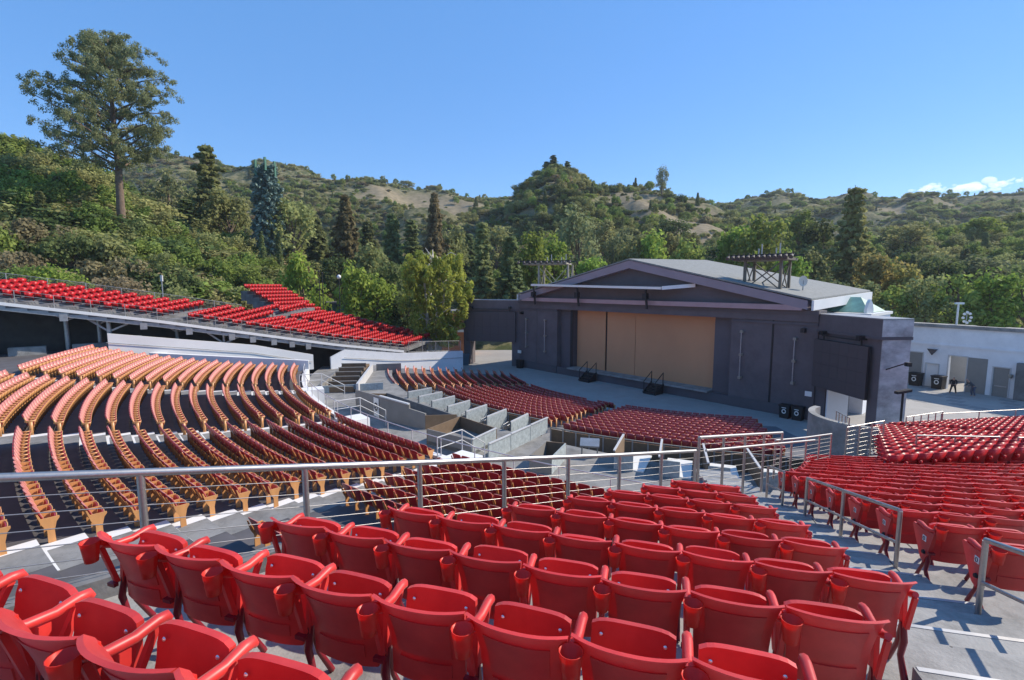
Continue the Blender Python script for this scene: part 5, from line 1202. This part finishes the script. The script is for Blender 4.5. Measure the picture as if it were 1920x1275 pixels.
# scrub covering the hills: one object for each kind of bush
def scatter(name, src, pts):
    me = bpy.data.meshes.new(name); me.from_pydata([p[:3] for p in pts], [], [])
    a = me.attributes.new('turn', 'FLOAT_VECTOR', 'POINT'); a.data.foreach_set('vector', np.array([(0, 0, p[4]) for p in pts], np.float32).ravel())
    a = me.attributes.new('size', 'FLOAT_VECTOR', 'POINT'); a.data.foreach_set('vector', np.array([p[3] for p in pts], np.float32).ravel())
    o = stuff(link(name, me)); g = bpy.data.node_groups.new(name, 'GeometryNodeTree')
    g.interface.new_socket('Geometry', in_out='INPUT', socket_type='NodeSocketGeometry'); g.interface.new_socket('Geometry', in_out='OUTPUT', socket_type='NodeSocketGeometry')
    n = g.nodes; gi = n.new('NodeGroupInput'); go = n.new('NodeGroupOutput'); ip = n.new('GeometryNodeInstanceOnPoints'); ob = n.new('GeometryNodeObjectInfo')
    ob.inputs['Object'].default_value = src; ob.inputs['As Instance'].default_value = True
    at = []
    for nm in ('turn', 'size'):
        q = n.new('GeometryNodeInputNamedAttribute'); q.data_type = 'FLOAT_VECTOR'; q.inputs['Name'].default_value = nm; at.append(q)
    g.links.new(gi.outputs[0], ip.inputs['Points']); g.links.new(ob.outputs['Geometry'], ip.inputs['Instance'])
    g.links.new(at[0].outputs[0], ip.inputs['Rotation']); g.links.new(at[1].outputs[0], ip.inputs['Scale']); g.links.new(ip.outputs[0], go.inputs[0])
    md = o.modifiers.new('scatter', 'NODES'); md.node_group = g; return o
kinds = ['shrub', 'shrub_green', 'shrub_dark', 'shrub_dry', 'oak', 'olive', 'conifer']
pts = {k: [] for k in kinds}
for _ in range(36000):
    Y = 60*(480/60.)**(rng.random()**.8); p = -1.25+2.6*rng.random(); x = p*Y; b = 960+930*p
    if b > 560 and Y < 100 and b < 1500: continue
    if b <= 560 and Y < 70: continue
    z = hz(x, Y)
    if z < 1.5 or (Y < 110 and 560 < b < 1250): continue
    cl = mnoise.noise((x*.035, Y*.035, 3.)); cl2 = mnoise.noise((x*.012, Y*.012, 9.))
    if rng.random() < bare(x, Y)*.93: continue
    far = Y > 200; leftridge = b < 900 and Y > 140
    if cl+.6*cl2+.28*rng.normal() < (-.28 if leftridge else -.16): continue
    r = rng.random()
    k = ('shrub' if r < .38 else 'shrub_green' if r < .55 else 'shrub_dark' if r < .66 else 'shrub_dry' if r < .78 else 'oak' if r < .88 else 'olive' if r < .96 else 'conifer')
    if leftridge and k in ('shrub_green', 'shrub_dark') and rng.random() < .5: k = 'shrub' if rng.random() < .6 else 'shrub_dry'
    if not leftridge and k == 'shrub_dry' and rng.random() < .6: k = 'shrub_dark'
    if k in ('oak', 'olive', 'conifer'):
        if Y > 330 and rng.random() < .6: continue
        h = (4+5*rng.random())*(1.0 if Y < 200 else .8); s = h/10.; S = (s*1.15, s*1.15, s)
    else:
        h = 1.1+(2.8 if leftridge else 4.2)*rng.random()**2.2+(1.0 if Y < 180 else 0); S = (h*1.45/2.2*(.8+.5*rng.random()),)*2+(h/2.2,)
    pts[k].append((x, Y, z-.15*h, S, 6.28*rng.random()))
for k in kinds:
    src = next(o for o in bpy.data.objects if o.name.startswith('crown') and o.data == proto(k, 1 if (k, 1) in PROTO else 2)[0])
    scatter({'shrub': 'chaparral', 'shrub_green': 'chaparral', 'shrub_dark': 'chaparral', 'shrub_dry': 'dry_brush'}.get(k, 'far_woods'), src, pts[k])

# ------------------------------------------------------------------ small things behind the stand and the wing
t = thing('kiosk', 'small blue glazed kiosk with flat roof behind the red stand', 'kiosk', (px(612)*82, 82, hz(px(612)*82, 82)), .2); zk = 4.2
for k in range(5): m2 = MB(); m2.box((-2.6+k*1.3, -2, zk), (1.2, .12, 2.6)); m2.build('window', M['glass'], t)
m2 = MB(); m2.box((0, 0, zk), (6.4, 3.9, 2.5)); m2.build('wall', M['screen'], t); m2 = MB(); m2.box((0, -.2, zk+1.5), (7.2, 5, .4)); m2.build('roof', M['facade'], t); m2 = MB(); m2.box((0, 0, 1.4), (6.2, 3.6, 3.2)); m2.build('base', M['dark_conc'], t)
for b, tp, lab in ((601, 512, 'tall dark lamp post before the blue kiosk, nearer the steep seats'), (607, 515, 'slim dark lamp post before the blue kiosk'), (638, 522, 'lamp post with round white globe beside the blue kiosk')):
    d = 70.; zt = 11+(535-tp)/930*d; x = px(b)*d; z0 = 3.0; t = thing('lamp_post', lab, 'lamp post', (x, d, z0), 0, 'lamp posts behind the red stand')
    rg = .30 if b == 638 else .14
    m2 = MB(); m2.tube([(0, 0, 0), (0, 0, zt-z0)], .06, 6); m2.build('pole', M['black'], t)
    m2 = MB(); m2.grid([[(rg*math.sin(a)*math.cos(f), rg*math.sin(a)*math.sin(f), zt-z0+.2-rg*math.cos(a)) for f in np.linspace(0, 6.2832, 11)] for a in np.linspace(.02, 3.1, 8)], True); m2.build('globe' if b == 638 else 'lamp_head', M['plate' if b == 638 else 'black'], t).scale = (1, 1, 1)
t = thing('lodge', 'terracotta plastered lodge corner between the birch and the stage wing', 'building', (px(852)*80, 80, 0), .1)
m2 = MB(); m2.box((0, 0, 3.4), (6, 5, 6.8)); m2.build('wall', M['brick'], t); m2 = MB(); m2.box((.6, -2.7, 3.9), (3.4, .5, .35)); m2.build('ledge', M['plate'], t); m2 = MB(); m2.box((0, 0, 6.9), (6.8, 5.8, .3)); m2.build('roof', M['dark_conc'], t)
m2 = MB(); m2.add([(-25, 84.9, .02), (12, 84.9, .02), (12, 99, .3), (-25, 99, .3), (12, 131, 6.5), (-25, 131, 6.5)], [(0, 1, 2, 3), (3, 2, 4, 5)]); struct(m2.build('sandy_path', mat('pale ground', (.36, .335, .30), .95, var=.15, scale=.8)))
mesh_fence('garden_fence', 'grey metal fence on the white wall between stand and stage', [(*sp(9.8, -.15), 3.0), (*sp(17.2, -.15), 2.6)], 1.3, 1.5)
m2 = MB()
for k in range(14):
    a = k*1.9; x, y = -33+2.0*k*.8, 57.5+1.2*k*.55
rk = [(218, 55.5, 2.0), (252, 56, 2.4), (282, 57, 2.0), (300, 58, 1.4)]
for j, (b, d, s) in enumerate(rk):
    x = px(b)*d; z = hz(x, d); m2 = MB(); g = np.random.default_rng(j); 
    P = [[(s*1.3*math.sin(a)*math.cos(f)*(1+.25*mnoise.noise((math.cos(f)*2+j, math.sin(f)*2, a*2))), s*math.sin(a)*math.sin(f)*(1+.25*mnoise.noise((math.cos(f)*2+j, math.sin(f)*2, a*2))), s*.9*math.cos(a)*(1+.3*mnoise.noise((f, a*3, j)))) for f in np.linspace(0, 6.2832, 17)] for a in np.linspace(.03, 3.1, 9)]
    m2.grid(P, False); tag(m2.build('rock', M['rock'], None, (x, d, z+.3)), ['pale sandstone outcrop nearest the pine end of the fence', 'largest pale sandstone outcrop above the fence', 'sandstone outcrop under the dry bush above the fence', 'small sandstone outcrop at the fence end'][j], 'rock', 'sandstone outcrops above the fence')
# pole with a white sensor by the fence
t = thing('pole', 'thin pole with white box among the bushes behind the red stand', 'pole', (px(308)*50, 50, 6.6)); m2 = MB(); m2.tube([(0, 0, 0), (0, 0, 5.4)], .05, 6); m2.build('shaft', M['galv'], t); m2 = MB(); m2.box((0, 0, 5.1), (.2, .15, .6)); m2.build('box', M['pale'], t)

# ------------------------------------------------------------------ clouds low over the far ridge
for j, (b, yy, wd, hh) in enumerate(((1728, 358, 64, 15), (1806, 356, 84, 21), (1868, 346, 50, 9))):
    d = 3200.; c = Vector((px(b)*d, d, 11+(535-yy)/930*d)); g = np.random.default_rng(60+j); C = []; rad = []
    for k in range(46):
        u = g.random()*2-1; e = 1-u*u; rr = hh/930*d*.42*(.35+.65*g.random())*(.35+.65*e); C.append((c.x+u*wd/930*d*.5, c.y+g.normal()*60, c.z-hh/930*d*.3+g.random()*hh/930*d*.55*e)); rad.append(rr)
    m2 = MB()
    for p, r in zip(C, rad):
        m2.grid([[(p[0]+r*1.5*math.sin(a)*math.cos(f), p[1]+r*math.sin(a)*math.sin(f), p[2]+r*math.cos(a)*.8) for f in np.linspace(0, 6.2832, 13)] for a in np.linspace(.02, 3.12, 9)], True)
    o = m2.build('cloud', M['cloud']); rm = o.modifiers.new('union', 'REMESH'); rm.mode = 'VOXEL'; rm.voxel_size = 5.0; tag(o, ['small white cloud low over the far ridge, first of three', 'largest white cloud low over the far ridge', 'thin wisp of cloud at the edge of the picture'][j], 'cloud', 'clouds over the far ridge')

# ------------------------------------------------------------------ air
hm = bpy.data.materials.new('thin air'); hm.use_nodes = True; n = hm.node_tree.nodes; n.remove(n['Principled BSDF'])
v = n.new('ShaderNodeVolumePrincipled'); v.inputs['Color'].default_value = (.80, .88, 1.0, 1); v.inputs['Density'].default_value = .00016; v.inputs['Anisotropy'].default_value = .2
hm.node_tree.links.new(v.outputs[0], n['Material Output'].inputs['Volume'])
m2 = MB(); m2.box((0, 345, 74), (2600, 800, 152)); stuff(m2.build('haze', hm))
